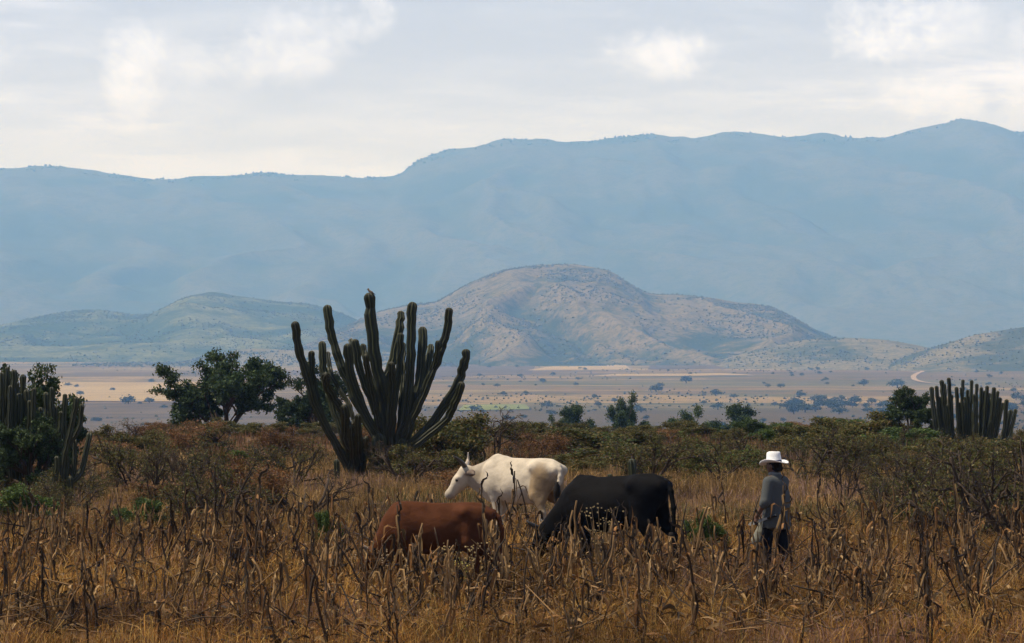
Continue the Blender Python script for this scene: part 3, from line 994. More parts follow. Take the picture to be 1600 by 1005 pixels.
def big_cactus():
    D = 90.0
    S = 3.142
    arms = [  # (thickness, depth offset, points in the enlarged view)
        (36, -.5, [(395, 930), (330, 800), (255, 660), (205, 530), (175, 420), (145, 320), (130, 215)]),
        (28, -.3, [(400, 900), (310, 760), (255, 640), (225, 520), (212, 420), (210, 355)]),
        (32, .3, [(410, 880), (345, 700), (300, 560), (268, 440), (262, 310)]),
        (22, .5, [(420, 700), (390, 600), (330, 500), (300, 430), (290, 355)]),
        (36, -.6, [(420, 800), (370, 650), (310, 560), (283, 500), (280, 462)]),
        (38, .2, [(560, 810), (490, 700), (430, 590), (390, 490), (345, 390), (315, 290), (300, 220), (288, 135)]),
        (38, -.35, [(560, 800), (470, 640), (420, 520), (395, 420), (388, 325)]),
        (32, -.15, [(570, 780), (520, 620), (470, 500), (440, 400), (425, 300)]),
        (28, .5, [(585, 780), (545, 640), (490, 450), (463, 320)]),
        (24, .6, [(520, 650), (440, 430), (412, 340), (403, 292)]),
        (26, -.7, [(540, 720), (510, 560), (488, 450), (478, 370)]),
        (50, -.05, [(590, 800), (570, 600), (535, 450), (515, 330), (502, 200), (495, 82)]),
        (34, .35, [(565, 640), (572, 500), (595, 420), (620, 330), (640, 220), (648, 162)]),
        (30, .1, [(600, 760), (620, 560), (640, 420), (647, 268)]),
        (24, .55, [(640, 720), (655, 500), (660, 312)]),
        (34, -.5, [(590, 760), (602, 640), (606, 500), (603, 412)]),
        (40, .0, [(640, 780), (680, 600), (695, 400), (700, 250), (705, 122)]),
        (38, .45, [(670, 780), (725, 560), (745, 420), (755, 242)]),
        (30, .6, [(690, 720), (760, 520), (785, 400), (795, 322)]),
        (34, -.25, [(640, 810), (730, 620), (790, 480), (840, 350), (870, 260), (885, 147)]),
        (24, -.3, [(745, 600), (800, 440), (822, 370), (830, 302)]),
        (38, -.1, [(640, 850), (780, 720), (870, 600), (930, 500), (955, 420), (968, 352)]),
        (33, -.45, [(650, 850), (850, 700), (908, 610), (945, 510)]),
        (36, -.75, [(400, 830), (375, 760), (372, 622)]),
        (30, -.6, [(420, 900), (412, 820), (408, 720)]),
        (30, -.8, [(450, 880), (442, 800), (440, 665)]),
        (26, -.85, [(500, 870), (482, 830), (478, 772)]),
        (34, .3, [(590, 840), (600, 740), (590, 600), (585, 520)]),
    ]
    base = P(420 + 480 / S, 440 + 950 / S, D)
    e = empty('branching_cactus', (base[0], D, gz1(base[0], D)))
    tag(e, 'giant many-armed branching cactus towering behind the cattle', 'cactus')
    for i, (w, dy, pts) in enumerate(arms):
        ctrl = []
        for k, (u, v) in enumerate(pts):
            f = k / (len(pts) - 1)
            ctrl.append(P(420 + u / S, 440 + v / S, D + dy * (0.15 + f * 1.4)))
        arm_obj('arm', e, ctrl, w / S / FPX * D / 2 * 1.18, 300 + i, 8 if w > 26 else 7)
    g = gz1(base[0], D)
    for i, (u0, u1, v1, w) in enumerate([(400, 408, 760, 64), (440, 450, 790, 60), (500, 540, 780, 74), (560, 600, 770, 70), (600, 650, 800, 60)]):
        a = P(420 + u0 / S, 0, D); b = P(420 + u1 / S, 440 + v1 / S, D + (i % 2) * 0.3 - .15)
        a[2] = g - 0.1; a[1] = D + (i % 2) * .2
        arm_obj('trunk', e, [a, (a + b) / 2 + np.array((0.03, 0, 0)), b], w / S / FPX * D / 2, 350 + i, 9, 1.2)
    tip = P(420 + 495 / S, 440 + 78 / S, D - .05 * 1.55)
    return tip


TIP = big_cactus()


def column_clump(name, label, D, cols, basepx, basehalf, wpx, seed, jit=0.5, ribs=7):
    """a clump of upright columns: cols = (tip px, tip py, foot px offset)"""
    rng = np.random.default_rng(seed)
    x0 = (basepx - 800) / FPX * D
    e = empty(name, (x0, D, gz1(x0, D)))
    tag(e, label, 'cactus')
    for i, (px, py) in enumerate(cols):
        dy = rng.uniform(-jit, jit)
        tip = P(px, py + wpx * 0.3, D + dy)
        f = np.clip((px - basepx) / basehalf, -1.3, 1.3)
        foot = np.array((x0 + f * basehalf * 0.62 / FPX * D, D + dy * 0.7, 0)); foot[2] = gz1(foot[0], foot[1]) - 0.1
        mid = foot * 0.6 + tip * 0.4 + np.array((f * 0.10, 0, -0.1)) + rng.normal(0, 0.03, 3)
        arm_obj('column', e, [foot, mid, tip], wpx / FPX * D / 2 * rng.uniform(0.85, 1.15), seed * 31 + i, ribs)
    return e


Z4 = lambda L: [(u / 3.465, 540 + v / 3.465) for u, v in L]
column_clump('column_cactus', 'dense clump of thick upright cactus columns at the left edge', 78,
             Z4([(38, 120), (75, 138), (10, 150), (60, 178), (125, 162), (10, 195), (92, 200), (58, 222), (105, 265), (145, 245), (185, 233), (250, 258), (280, 228),
                 (352, 265), (220, 340), (300, 330), (-20, 170), (-60, 160), (-40, 230), (160, 300), (25, 260), (330, 360)]), 38, 62, 9.2, 5, 0.7)


def branching_small():
    D = 73.0
    u = lambda a, b, dy=0.0: P(a / 3.465, 540 + b / 3.465, D + dy)
    x0 = u(335, 880)[0]
    e = empty('branching_cactus', (x0, D, gz1(x0, D)))
    tag(e, 'slender branching cactus standing in front of the left cactus clump', 'cactus')
    A = [(34, [(335, 900), (335, 740), (350, 600), (372, 500), (395, 400), (413, 295)]), (30, [(372, 540), (412, 480), (435, 420), (443, 330)]),
         (32, [(370, 760), (440, 680), (465, 580), (485, 485)]), (34, [(320, 860), (300, 760), (308, 615)]), (40, [(345, 880), (352, 760), (357, 612)]),
         (28, [(350, 820), (398, 680), (405, 520)]), (38, [(330, 900), (385, 850), (380, 725)]), (36, [(320, 900), (285, 850), (290, 730)])]
    for i, (w, pts) in enumerate(A):
        dy = (i % 3 - 1) * 0.18
        arm_obj('arm', e, [u(a, b, dy * k / len(pts)) for k, (a, b) in enumerate(pts)], w / 3.465 / FPX * D / 2, 420 + i, 7)


branching_small()
Z5 = lambda L: [(1200 + u / 2.79, 540 + v / 2.79) for u, v in L]
column_clump('column_cactus', 'clump of tall thin cactus columns on the skyline at the right', 116,
             Z5([(713, 183), (735, 178), (757, 153), (788, 143), (770, 168), (822, 183), (850, 150), (843, 183), (888, 153), (870, 195), (910, 168), (930, 183), (955, 178),
                 (985, 185), (1002, 200), (1040, 238), (1058, 283), (1079, 278), (942, 200), (975, 230), (1022, 250), (722, 240), (748, 225), (800, 215), (860, 225), (900, 215),
                 (965, 210), (1012, 230), (780, 260), (835, 250)]), 1515, 58, 6.2, 8, 0.45, 6)
column_clump('column_cactus', 'short thick single cactus column behind the black bull\'s back', 66, [(987, 719)], 987, 10, 12.5, 15, 0.0)
column_clump('column_cactus', 'stubby little cactus left of the column behind the black bull', 67, [(953, 742)], 953, 8, 9, 16, 0.0)
column_clump('column_cactus', 'small short cactus left of the foot of the big cactus', 86, [(526, 719)], 526, 8, 10, 17, 0.0)
column_clump('column_cactus', 'pair of thin young cactus columns behind the white cow', 88, [(790, 703), (798, 699)], 794, 10, 4.5, 18, 0.0)

# ------------------------------------------------------------------ rounded bodies: blended shapes turned into one continuous skin
def seg_d(p, a, b, ra, rb, sq):
    inv = 1.0 / np.asarray(sq, float)
    q = p * inv; A = np.asarray(a) * inv; B = np.asarray(b) * inv
    ba = B - A
    t = np.clip(((q - A) @ ba) / max(ba @ ba, 1e-9), 0, 1)
    w = q - A - t[..., None] * ba
    L = np.linalg.norm(w, axis=-1) + 1e-6
    f = L - (ra + (rb - ra) * t)
    return f / np.linalg.norm(w / L[..., None] * inv, axis=-1)


class Body:
    def __init__(s):
        s.p = []
        s.neg = []

    def cap(s, a, b, ra, rb=None, k=0.05, col=None, sq=(1, 1, 1)):
        s.p.append((np.array(a, float), np.array(b, float), ra, ra if rb is None else rb, k, col, sq))
        return s

    def carve(s, a, b, r, k=0.08):
        s.neg.append((np.array(a, float), np.array(b, float), r, k))
        return s

    def ball(s, c, r, k=0.05, col=None):
        """ellipsoid: r is one radius or three"""
        r = np.array((r, r, r) if np.isscalar(r) else r, float)
        m = r.max()
        s.p.append((np.array(c, float), np.array(c, float), m, m, k, col, tuple(r / m)))
        return s

    def mesh(s, name, h, cut=None, base=(0.5, 0.5, 0.5)):
        lo = np.min([np.minimum(p[0], p[1]) - max(p[2], p[3]) for p in s.p], 0) - 4 * h
        hi = np.max([np.maximum(p[0], p[1]) + max(p[2], p[3]) for p in s.p], 0) + 4 * h
        n = np.ceil((hi - lo) / h).astype(int) + 1
        ax = [lo[i] + np.arange(n[i]) * h for i in range(3)]
        F = np.full(tuple(n), 0.4)
        for a, b, ra, rb, k, col, sq in s.p:
            m = max(ra, rb) + k + 3 * h
            l = np.minimum(a, b) - m; u = np.maximum(a, b) + m
            i0 = np.clip(np.floor((l - lo) / h).astype(int), 0, n - 1); i1 = np.clip(np.ceil((u - lo) / h).astype(int) + 1, 1, n)
            sl = tuple(slice(i0[i], i1[i]) for i in range(3))
            g = np.stack(np.meshgrid(*[ax[i][sl[i]] for i in range(3)], indexing='ij'), -1)
            d = seg_d(g, a, b, ra, rb, sq)
            f = F[sl]
            q = np.clip(0.5 + 0.5 * (f - d) / k, 0, 1)
            F[sl] = f * (1 - q) + d * q - k * q * (1 - q)
        for a, b, r, k in s.neg:
            g = np.stack(np.meshgrid(*ax, indexing='ij'), -1)
            d = -seg_d(g, a, b, r, r, (1, 1, 1))
            q = np.clip(0.5 - 0.5 * (F - d) / k, 0, 1)
            F = F * (1 - q) + d * q + k * q * (1 - q)
        if cut is not None:
            g = np.stack(np.meshgrid(*ax, indexing='ij'), -1)
            F = np.maximum(F, cut(g))
        V, Q = surface_nets(F, lo, h)
        base = np.array(base)
        wsum = np.full(len(V), 1e-6); C = np.zeros((len(V), 3)) + base * 1e-6
        for a, b, ra, rb, k, col, sq in s.p:
            d = seg_d(V, a, b, ra, rb, sq)
            w = np.exp(-np.clip(d, 0, 1) / 0.012)
            C += w[:, None] * (base if col is None else np.array(col)); wsum += w
        return np_mesh(name, V, Q, C / wsum[:, None], True)


def surface_nets(F, org, h):
    nx, ny, nz = F.shape
    offs = [(i, j, k) for i in (0, 1) for j in (0, 1) for k in (0, 1)]
    c = [F[i:nx - 1 + i, j:ny - 1 + j, k:nz - 1 + k] for i, j, k in offs]
    cnt = sum((q < 0).astype(np.int8) for q in c)
    act = (cnt > 0) & (cnt < 8)
    idx = np.full(act.shape, -1, np.int64)
    cells = np.argwhere(act)
    idx[act] = np.arange(len(cells))
    vals = [q[act] for q in c]
    acc = np.zeros((len(cells), 3)); m = np.zeros(len(cells))
    for a in range(8):
        for b in range(a + 1, 8):
            oa, ob = np.array(offs[a]), np.array(offs[b])
            if np.abs(oa - ob).sum() != 1:
                continue
            fa, fb = vals[a], vals[b]
            s = (fa < 0) != (fb < 0)
            t = np.where(s, fa / np.where(s, fa - fb, 1), 0)
            acc[s] += (oa + t[:, None] * (ob - oa))[s]
            m[s] += 1
    V = org + h * (cells + acc / m[:, None])
    quads = []
    for ax in range(3):
        sl0 = [slice(None)] * 3; sl1 = [slice(None)] * 3
        sl0[ax] = slice(0, -1); sl1[ax] = slice(1, None)
        f0, f1 = F[tuple(sl0)], F[tuple(sl1)]
        e = np.argwhere((f0 < 0) != (f1 < 0))
        o1, o2 = [(1, 2), (2, 0), (0, 1)][ax]
        ok = (e[:, o1] > 0) & (e[:, o2] > 0) & (e[:, o1] < F.shape[o1] - 1) & (e[:, o2] < F.shape[o2] - 1)
        e = e[ok]
        def cell(d1, d2):
            q = e.copy(); q[:, o1] += d1; q[:, o2] += d2
            return idx[q[:, 0], q[:, 1], q[:, 2]]
        Q = np.stack([cell(-1, -1), cell(0, -1), cell(0, 0), cell(-1, 0)], 1)
        inside = F[e[:, 0], e[:, 1], e[:, 2]] < 0
        Q[~inside] = Q[~inside][:, ::-1]
        quads.append(Q)
    Q = np.concatenate(quads)
    return V, Q[(Q >= 0).all(1)]


def tube_obj(name, parent, pts, rad, sides, mat_, col, n=14, col2=None):
    c = spline(pts, n)
    r = np.interp(np.linspace(0, 1, n), np.linspace(0, 1, len(rad)), rad)
    V, F3, F4 = tube_arrays(c, r, sides)
    mb = MB()
    C = np.repeat(np.linspace(0, 1, n), sides)[:, None]
    C = np.array(col) * (1 - C) + np.array(col if col2 is None else col2) * C
    mb.add(V, F3, F4, np.vstack([C, C[:1], C[-1:]]))
    return obj(name, mb.mesh(name, True), mat_, parent)


def ball_obj(name, parent, c, r, mat_, col):
    b = Body().ball((0, 0, 0), r)
    me = b.mesh(name, max(0.004, min(np.atleast_1d(r)) * 0.35), base=col)
    o = obj(name, me, mat_, parent)
    o.location = c
    return o


def cow(name, label, cat, px, D, heading, scale, col, grazing, hump, horns, tawny=None, head_turn=0.0, ear_col=None, muzzle=(0.03, 0.025, 0.022),
        hoof=(0.03, 0.025, 0.02), bony=1.0, tail_col=None, girth=1.0, pitch=0.0, steep=False, neck=None, tail=((-.80, 0, 1.18), (-.90, 0.02, 0.95), (-.87, 0.04, 0.62))):
    x = (px - 800) / FPX * D
    e = empty(name, (x, D, gz1(x, D)), heading, (scale,) * 3)
    e.rotation_euler = (0, pitch, heading)
    tag(e, label, cat, 'cattle in the field')
    b = Body()
    g = girth
    b.ball((0.40, 0, 0.92), (0.32, 0.215 * g, 0.32), 0.10)
    b.ball((0.04, 0, 0.88), (0.52, 0.265 * g, 0.315), 0.12)
    b.ball((-0.46, 0, 1.01), (0.32, 0.19, 0.23), 0.10)
    b.cap((-0.66, 0, 1.14), (0.45, 0, 1.15), 0.085, 0.10, 0.10)
    b.cap((-0.60, 0, 1.215), (0.38, 0, 1.215), 0.03, 0.03, 0.08)                       # spine ridge
    if hump:
        b.cap((0.36, 0, 1.20), (0.43, 0, 1.20 + 0.09 * hump), 0.11, 0.06, 0.08, None, (1.2, 0.7, 1))
    for s in (-1, 1):
        b.cap((-0.36, s * 0.10, 1.15), (-0.40, s * 0.165, 1.145), 0.06, 0.042 * bony, 0.12)   # hook bones
        b.cap((-0.40, s * 0.16, 1.14), (-0.74, s * 0.10, 1.10), 0.035, 0.045 * bony, 0.11)     # rump edge to the pin bones
        b.ball((-0.75, s * 0.095, 1.09), 0.05, 0.05)
        st = 0.10 * s
        dc = tawny  # separate tan colour for thighs and upper hind legs
        b.cap((-0.52, s * 0.12, 1.00), (-0.45 + st * 0.4, s * 0.15, 0.72), 0.175, 0.11, 0.06, dc, (1, 0.68, 1))
        b.cap((-0.60, s * 0.10, 0.95), (-0.60 + st * 0.6, s * 0.14, 0.66), 0.13, 0.07, 0.05, dc, (1, 0.7, 1))
        b.cap((-0.47 + st * 0.4, s * 0.15, 0.74), (-0.66 + st, s * 0.145, 0.47), 0.09, 0.050, 0.04, dc)
        b.cap((-0.66 + st, s * 0.145, 0.47), (-0.62 + st, s * 0.14, 0.13), 0.048, 0.038, 0.02)
        b.ball((-0.62 + st, s * 0.14, 0.13), 0.048, 0.02)
        b.cap((-0.61 + st, s * 0.14, 0.10), (-0.57 + st, s * 0.14, 0.035), 0.045, 0.058, 0.02, hoof)
        b.cap((0.47, s * 0.13, 1.08), (0.42, s * 0.175, 0.82), 0.11, 0.115, 0.07, None, (1, 0.75, 1))       # shoulder blade
        b.cap((0.43, s * 0.165, 0.86), (0.36, s * 0.165, 0.70), 0.11, 0.085, 0.05, None, (1, 0.75, 1))
        b.cap((0.37, s * 0.15, 0.74), (0.40 - st * 0.9, s * 0.14, 0.41), 0.082, 0.054, 0.035)
        b.ball((0.405 - st * 0.9, s * 0.14, 0.40), 0.056, 0.02)
        b.cap((0.40 - st * 0.9, s * 0.14, 0.40), (0.39 - st, s * 0.135, 0.13), 0.042, 0.037, 0.02)
        b.cap((0.395 - st, s * 0.135, 0.11), (0.43 - st, s * 0.135, 0.035), 0.043, 0.056, 0.02, hoof)
    for s in (-1, 1):
        b.carve((-0.20, s * 0.335 * g, 1.10), (-0.27, s * 0.315 * g, 0.98), 0.075, 0.13)       # hollow flank before the hip
        b.carve((0.22, s * 0.335 * g, 1.06), (0.20, s * 0.35 * g, 0.86), 0.065, 0.10)           # dip behind the shoulder
    b.ball((-0.28, 0, 0.66), (0.12, 0.10, 0.08), 0.06)                                    # udder / sheath
    ht = head_turn
    if grazing:
        n0, n1, poll, muz = np.array((0.52, 0, 0.98)), np.array((0.98, ht * .3, 0.62)), np.array((1.05, ht * .4, 0.60)), np.array((1.20, ht * .8, 0.16))
        if steep:
            n0, n1, poll, muz = np.array((0.52, 0, 0.96)), np.array((0.80, ht * .3, 0.58)), np.array((0.90, ht * .4, 0.53)), np.array((1.10, ht * .8, 0.12))
            b.cap((0.20, 0, 1.17), (0.50, 0, 1.17), 0.08, 0.10, 0.08)
    else:
        n0, n1, poll, muz = np.array((0.50, 0, 1.06)), np.array((0.90, ht * .25, 0.99)), np.array((0.99, ht * .4, 1.04)), np.array((1.20, ht, 0.70))
    nk = None if neck is None else neck
    b.cap(n0, n1, 0.20, 0.125, 0.10, nk, (1, 0.66, 1))
    b.cap(n0 + (0, 0, -0.16), n1 + (-0.02, 0, -0.10), 0.14, 0.085, 0.08, nk, (1, 0.62, 1))
    b.cap((0.58, 0, 0.66), n1 + (-.06, 0, -.18), 0.07, 0.035, 0.06, None, (1, 0.4, 1))      # dewlap
    d = muz - poll; L = np.linalg.norm(d); d /= L
    side = np.array((-d[1], d[0], 0.0)); side /= np.linalg.norm(side)
    up = np.cross(d, side)
    if up[0] < 0 and grazing: up = -up
    if up[2] < 0 and not grazing: up = -up
    b.cap(poll, poll + d * L * 0.45, 0.112, 0.10, 0.05)
    b.cap(poll + d * L * 0.4, muz, 0.092, 0.068, 0.05, None)
    b.cap(poll + d * 0.12 - up * 0.075, muz - up * 0.035 - d * .05, 0.085, 0.05, 0.04)
    b.ball(muz, 0.066, 0.04, muzzle)
    for s in (-1, 1):
        b.ball(poll + d * 0.14 + side * s * 0.092 + up * 0.035, 0.035, 0.03)                # brow
        ec = ear_col if ear_col is not None else col
        er = poll + side * s * 0.095 - up * 0.02 - d * .0
        bk = np.array((-1.0, 0, 0)) if not grazing else -up
        e1 = er + side * s * 0.11 + bk * 0.12 - d * 0.01
        e2 = er + side * s * 0.17 + bk * 0.20 + d * 0.01
        b.cap(er, e1, 0.030, 0.062, 0.02, ec, (1, 0.75, 0.8))
        b.cap(e1, e2, 0.060, 0.018, 0.02, ec, (1, 0.75, 0.8))
    T = [np.array(q) for q in tail]
    c = spline([(-.70, 0, 1.17)] + list(T), 6)
    for i in range(5):
        b.cap(c[i], c[i + 1], 0.036 - 0.002 * i, 0.034 - 0.002 * i, 0.03, None)
    obj('body', b.mesh(name + '_body', 0.0165, base=col), M_HIDE, e)
    tcol = tail_col or (0.02, 0.017, 0.015)
    tube_obj('tail_tuft', e, [c[-1] + (0, 0, .10), c[-1] + (0.01, 0.0, -0.06), c[-1] + (0.0, 0.01, -0.24)], [0.036, 0.058, 0.012], 8, M_HIDE, tcol, 10)
    for s in (-1, 1):
        ball_obj('eye', e, poll + d * 0.17 + side * s * 0.108 + up * 0.03, 0.024, M_SKIN, (0.012, 0.01, 0.008))
    for hn in horns:
        s, pts, hc, hc2 = hn
        w = [poll + side * s * a + up * u + d * f + np.array((0, 0, z)) for a, u, f, z in pts]
        tube_obj('horn', e, w, [0.042, 0.034, 0.022, 0.006], 10, M_HORN, hc, 16, hc2)
    return e


cow('white_cow', 'bony white cow with curved horns walking left behind the brown cow', 'cow', 813, 60.0, R(140), 1.05, (0.47, 0.405, 0.31), False, 0.65,
    [(1, [(0.05, 0.06, -.06, 0), (0.14, 0.10, -.07, .03), (0.22, 0.17, -.06, .06), (0.25, 0.23, -.04, .08)], (0.07, 0.055, 0.045), (0.03, 0.025, 0.02)),
     (-1, [(0.05, 0.06, -.06, 0), (0.15, 0.06, -.07, .03), (0.22, 0.06, -.08, .08), (0.20, 0.07, -.1, .17)], (0.35, 0.28, 0.20), (0.50, 0.42, 0.32))],
    neck=(0.33, 0.28, 0.215), tawny=(0.25, 0.18, 0.105), head_turn=0.22, ear_col=(0.15, 0.115, 0.09), bony=1.2, muzzle=(0.22, 0.18, 0.145), tail=((-.80, 0.05, 1.12), (-.84, 0.10, 0.98), (-.82, 0.13, 0.84)))
cow('black_bull', 'black bull grazing with its head down and rump towards us', 'bull', 965, 50.6, R(150), 1.05, (0.0045, 0.004, 0.004), True, 0.55,
    [(1, [(0.05, 0.03, -.05, 0), (0.12, 0.05, -.06, .03), (0.17, 0.09, -.05, .07), (0.18, 0.12, -.04, .11)], (0.05, 0.045, 0.04), (0.02, 0.018, 0.016)),
     (-1, [(0.05, 0.03, -.05, 0), (0.12, 0.05, -.06, .03), (0.17, 0.09, -.05, .07), (0.18, 0.12, -.04, .11)], (0.05, 0.045, 0.04), (0.02, 0.018, 0.016))],
    bony=1.3, girth=1.15, pitch=R(4.5), tail=((-.84, 0.03, 1.08), (-.90, 0.08, 0.75), (-.86, 0.10, 0.42)))
cow('brown_cow', 'reddish brown cow grazing behind the corn stalks in front of the white cow', 'cow', 680, 46.9, R(183), 0.90, (0.072, 0.025, 0.010), True, 0.0,
    [(1, [(0.05, 0.03, -.05, 0), (0.11, 0.05, -.06, .02), (0.15, 0.09, -.05, .05), (0.16, 0.12, -.04, .08)], (0.25, 0.2, 0.15), (0.08, 0.06, 0.05)),
     (-1, [(0.05, 0.03, -.05, 0), (0.11, 0.05, -.06, .02), (0.15, 0.09, -.05, .05), (0.16, 0.12, -.04, .08)], (0.25, 0.2, 0.15), (0.08, 0.06, 0.05))],
    ear_col=(0.07, 0.024, 0.010), muzzle=(0.10, 0.05, 0.035), bony=1.1, tail_col=(0.10, 0.04, 0.02), girth=1.05, steep=True,
    tail=((-.84, 0.05, 1.10), (-.91, 0.10, 0.85), (-.88, 0.12, 0.5)))


# ------------------------------------------------------------------ the man
def man():
    D = 52.2
    HEAD = R(141)
    x = (1212 - 800) / FPX * D
    e = empty('person', (x, D, gz1(x, D)), HEAD)
    tag(e, 'man in white brimmed hat and grey shirt walking behind the cattle', 'person')
    SK, HAIR = (0.115, 0.058, 0.036), (0.010, 0.008, 0.007)
    b = Body()
    b.ball((0, 0, 0.85), (0.115, 0.15, 0.12), 0.05)
    b.cap((0, 0, 0.85), (0, 0, 1.08), 0.125, 0.13, 0.05, None, (0.85, 1.1, 1))
    b.ball((0.0, 0, 1.14), (0.115, 0.165, 0.17), 0.05)
    b.cap((0, -0.13, 1.27), (0, 0.13, 1.27), 0.065, 0.065, 0.05)
    b.cap((0, 0, 1.26), (0.025, 0, 1.40), 0.060, 0.055, 0.03)
    # head: skull, jaw, nose, brow, ears, lips
    b.ball((0.035, 0, 1.475), (0.100, 0.078, 0.100), 0.02)
    b.cap((0.06, 0, 1.43), (0.085, 0, 1.385), 0.062, 0.035, 0.03)
    b.cap((0.128, 0, 1.47), (0.148, 0, 1.435), 0.011, 0.017, 0.012)
    b.cap((0.118, -0.03, 1.482), (0.118, 0.03, 1.482), 0.014, 0.014, 0.012)
    b.cap((0.120, -0.018, 1.402), (0.120, 0.018, 1.402), 0.010, 0.010, 0.008, (0.11, 0.045, 0.035))
    for s in (-1, 1):
        b.ball((0.025, s * 0.082, 1.455), (0.026, 0.012, 0.036), 0.008)
    legs = {1: (0.10, 0.03), -1: (-0.12, -0.02)}
    for s in (-1, 1):
        f, kn = legs[s]
        b.cap((0, s * 0.085, 0.82), (f * 0.6 + 0.03, s * 0.095, 0.45), 0.085, 0.058, 0.03)
        b.cap((f * 0.6 + 0.03, s * 0.095, 0.45), (f, s * 0.095, 0.09), 0.056, 0.040, 0.02)
        b.cap((f - 0.03, s * 0.095, 0.04), (f + 0.14, s * 0.11, 0.03), 0.04, 0.032, 0.02)
    # left arm hangs, bent; right hand carries the sack in front
    Ls, Le, Lw = (0, 0.175, 1.245), (-0.02, 0.275, 0.985), (0.12, 0.265, 0.79)
    Rs, Re, Rw = (0, -0.175, 1.245), (0.08, -0.225, 1.00), (0.27, -0.12, 0.86)
    for sgn, S, E_, Wr in ((1, Ls, Le, Lw), (-1, Rs, Re, Rw)):
        b.cap(S, E_, 0.055, 0.044, 0.03)
        b.cap(E_, Wr, 0.043, 0.029, 0.02)
        Wr = np.array(Wr)
        d = Wr - np.array(E_); d /= np.linalg.norm(d)
        d = d * 0.6 + np.array((0, 0, -0.8)); d /= np.linalg.norm(d)
        lat = np.cross(d, (0, sgn, 0)); lat /= np.linalg.norm(lat)         # across the palm
        if lat[0] < 0: lat = -lat
        inn = np.array((0, -sgn, 0.0))
        pc = Wr + d * 0.05
        b.cap(Wr, Wr + d * 0.085, 0.028, 0.036, 0.015, None, (1, 0.55, 1))
        for k, (o, ln) in enumerate(((0.030, .072), (0.010, .080), (-0.010, .075), (-0.029, .058))):
            r0 = Wr + d * 0.088 + lat * o
            m1 = r0 + d * ln * 0.5 + inn * 0.012
            m2 = m1 + d * ln * 0.12 + inn * ln * 0.42
            b.cap(r0, m1, 0.0095, 0.009, 0.006)
            b.cap(m1, m2, 0.009, 0.0075, 0.004)
        th0 = Wr + d * 0.03 + lat * 0.030
        th1 = th0 + lat * 0.028 + d * 0.03 + inn * 0.012
        b.cap(th0, th1, 0.012, 0.010, 0.01)
        b.cap(th1, th1 + d * 0.030 + inn * 0.015, 0.010, 0.008, 0.005)
    obj('body', b.mesh('person_body', 0.0085, base=SK), M_SKIN, e)
    h = Body()
    h.ball((0.012, 0, 1.485), (0.098, 0.086, 0.100), 0.02)
    h.cap((-0.045, -0.03, 1.43), (-0.045, 0.03, 1.43), 0.045, 0.045, 0.03)
    obj('hair', h.mesh('hair', 0.009, cut=lambda g: (g[..., 0] - 0.045) * 0.8 + (1.475 - g[..., 2]) * 0.5 - 0.02, base=HAIR), M_CLOTH, e)
    SH = (0.074, 0.079, 0.078)
    s_ = Body()
    s_.cap((-0.005, 0, 0.66), (-0.01, 0, 1.0), 0.225, 0.205, 0.05, None, (0.80, 1.0, 1))
    s_.cap((-0.012, 0, 1.0), (-0.018, 0, 1.17), 0.182, 0.166, 0.05, None, (0.86, 1.12, 1))
    s_.cap((-0.01, -0.15, 1.245), (-0.01, 0.15, 1.245), 0.080, 0.080, 0.06)
    s_.cap((-0.005, 0, 1.26), (0.02, 0, 1.345), 0.098, 0.070, 0.05)
    for S, E_ in ((Ls, Le), (Rs, Re)):
        S = np.array(S); E_ = np.array(E_)
        s_.cap(S, E_, 0.078, 0.068, 0.025)
        s_.cap(E_, E_ + np.array((0.025, 0, -0.03)), 0.066, 0.064, 0.015, (0.095, 0.10, 0.098))
    rs = np.random.default_rng(3)
    for k in range(16):                                      # creases in the cloth
        a = rs.uniform(1.3, 5.0); z0 = rs.uniform(0.72, 1.12); L_ = rs.uniform(0.10, 0.3)
        rr = 0.182
        p0 = (rr * math.cos(a) * 0.86, rr * math.sin(a) * 1.1, z0); a2 = a + rs.uniform(-.3, .3)
        p1 = ((rr + .012) * math.cos(a2) * 0.86, (rr + .012) * math.sin(a2) * 1.1, max(0.63, z0 - L_))
        s_.cap(p0, p1, 0.012, 0.016, 0.022)

    def hem(g):
        w = 0.012 * np.sin(g[..., 0] * 40) + 0.010 * np.sin(g[..., 1] * 33 + 1)
        return 0.605 + w + 0.06 * np.abs(g[..., 1]) - g[..., 2]
    sh = obj('shirt', s_.mesh('shirt', 0.0125, cut=hem, base=SH), M_CLOTH, e)
    col_b = Body()
    for k in range(9):
        a = math.pi * (0.25 + 1.5 * k / 8)
        a2 = math.pi * (0.25 + 1.5 * min(k + 1, 8) / 8)
        col_b.cap((0.02 + 0.072 * math.cos(a), 0.075 * math.sin(a), 1.352), (0.02 + 0.072 * math.cos(a2), 0.075 * math.sin(a2), 1.352), 0.014, 0.014, 0.008, None, (1, 1, 1.8))
    obj('collar', col_b.mesh('collar', 0.007, base=(0.17, 0.175, 0.17)), M_CLOTH, sh)
    t_ = Body()
    t_.ball((0, 0, 0.82), (0.135, 0.165, 0.13), 0.05)
    for s in (-1, 1):
        f, kn = legs[s]
        t_.cap((0, s * 0.085, 0.80), (f * 0.6 + 0.03, s * 0.095, 0.45), 0.105, 0.080, 0.04)
        t_.cap((f * 0.6 + 0.03, s * 0.095, 0.45), (f, s * 0.095, 0.10), 0.080, 0.072, 0.03)
    obj('trousers', t_.mesh('trousers', 0.0135, base=(0.008, 0.009, 0.013)), M_CLOTH, e)
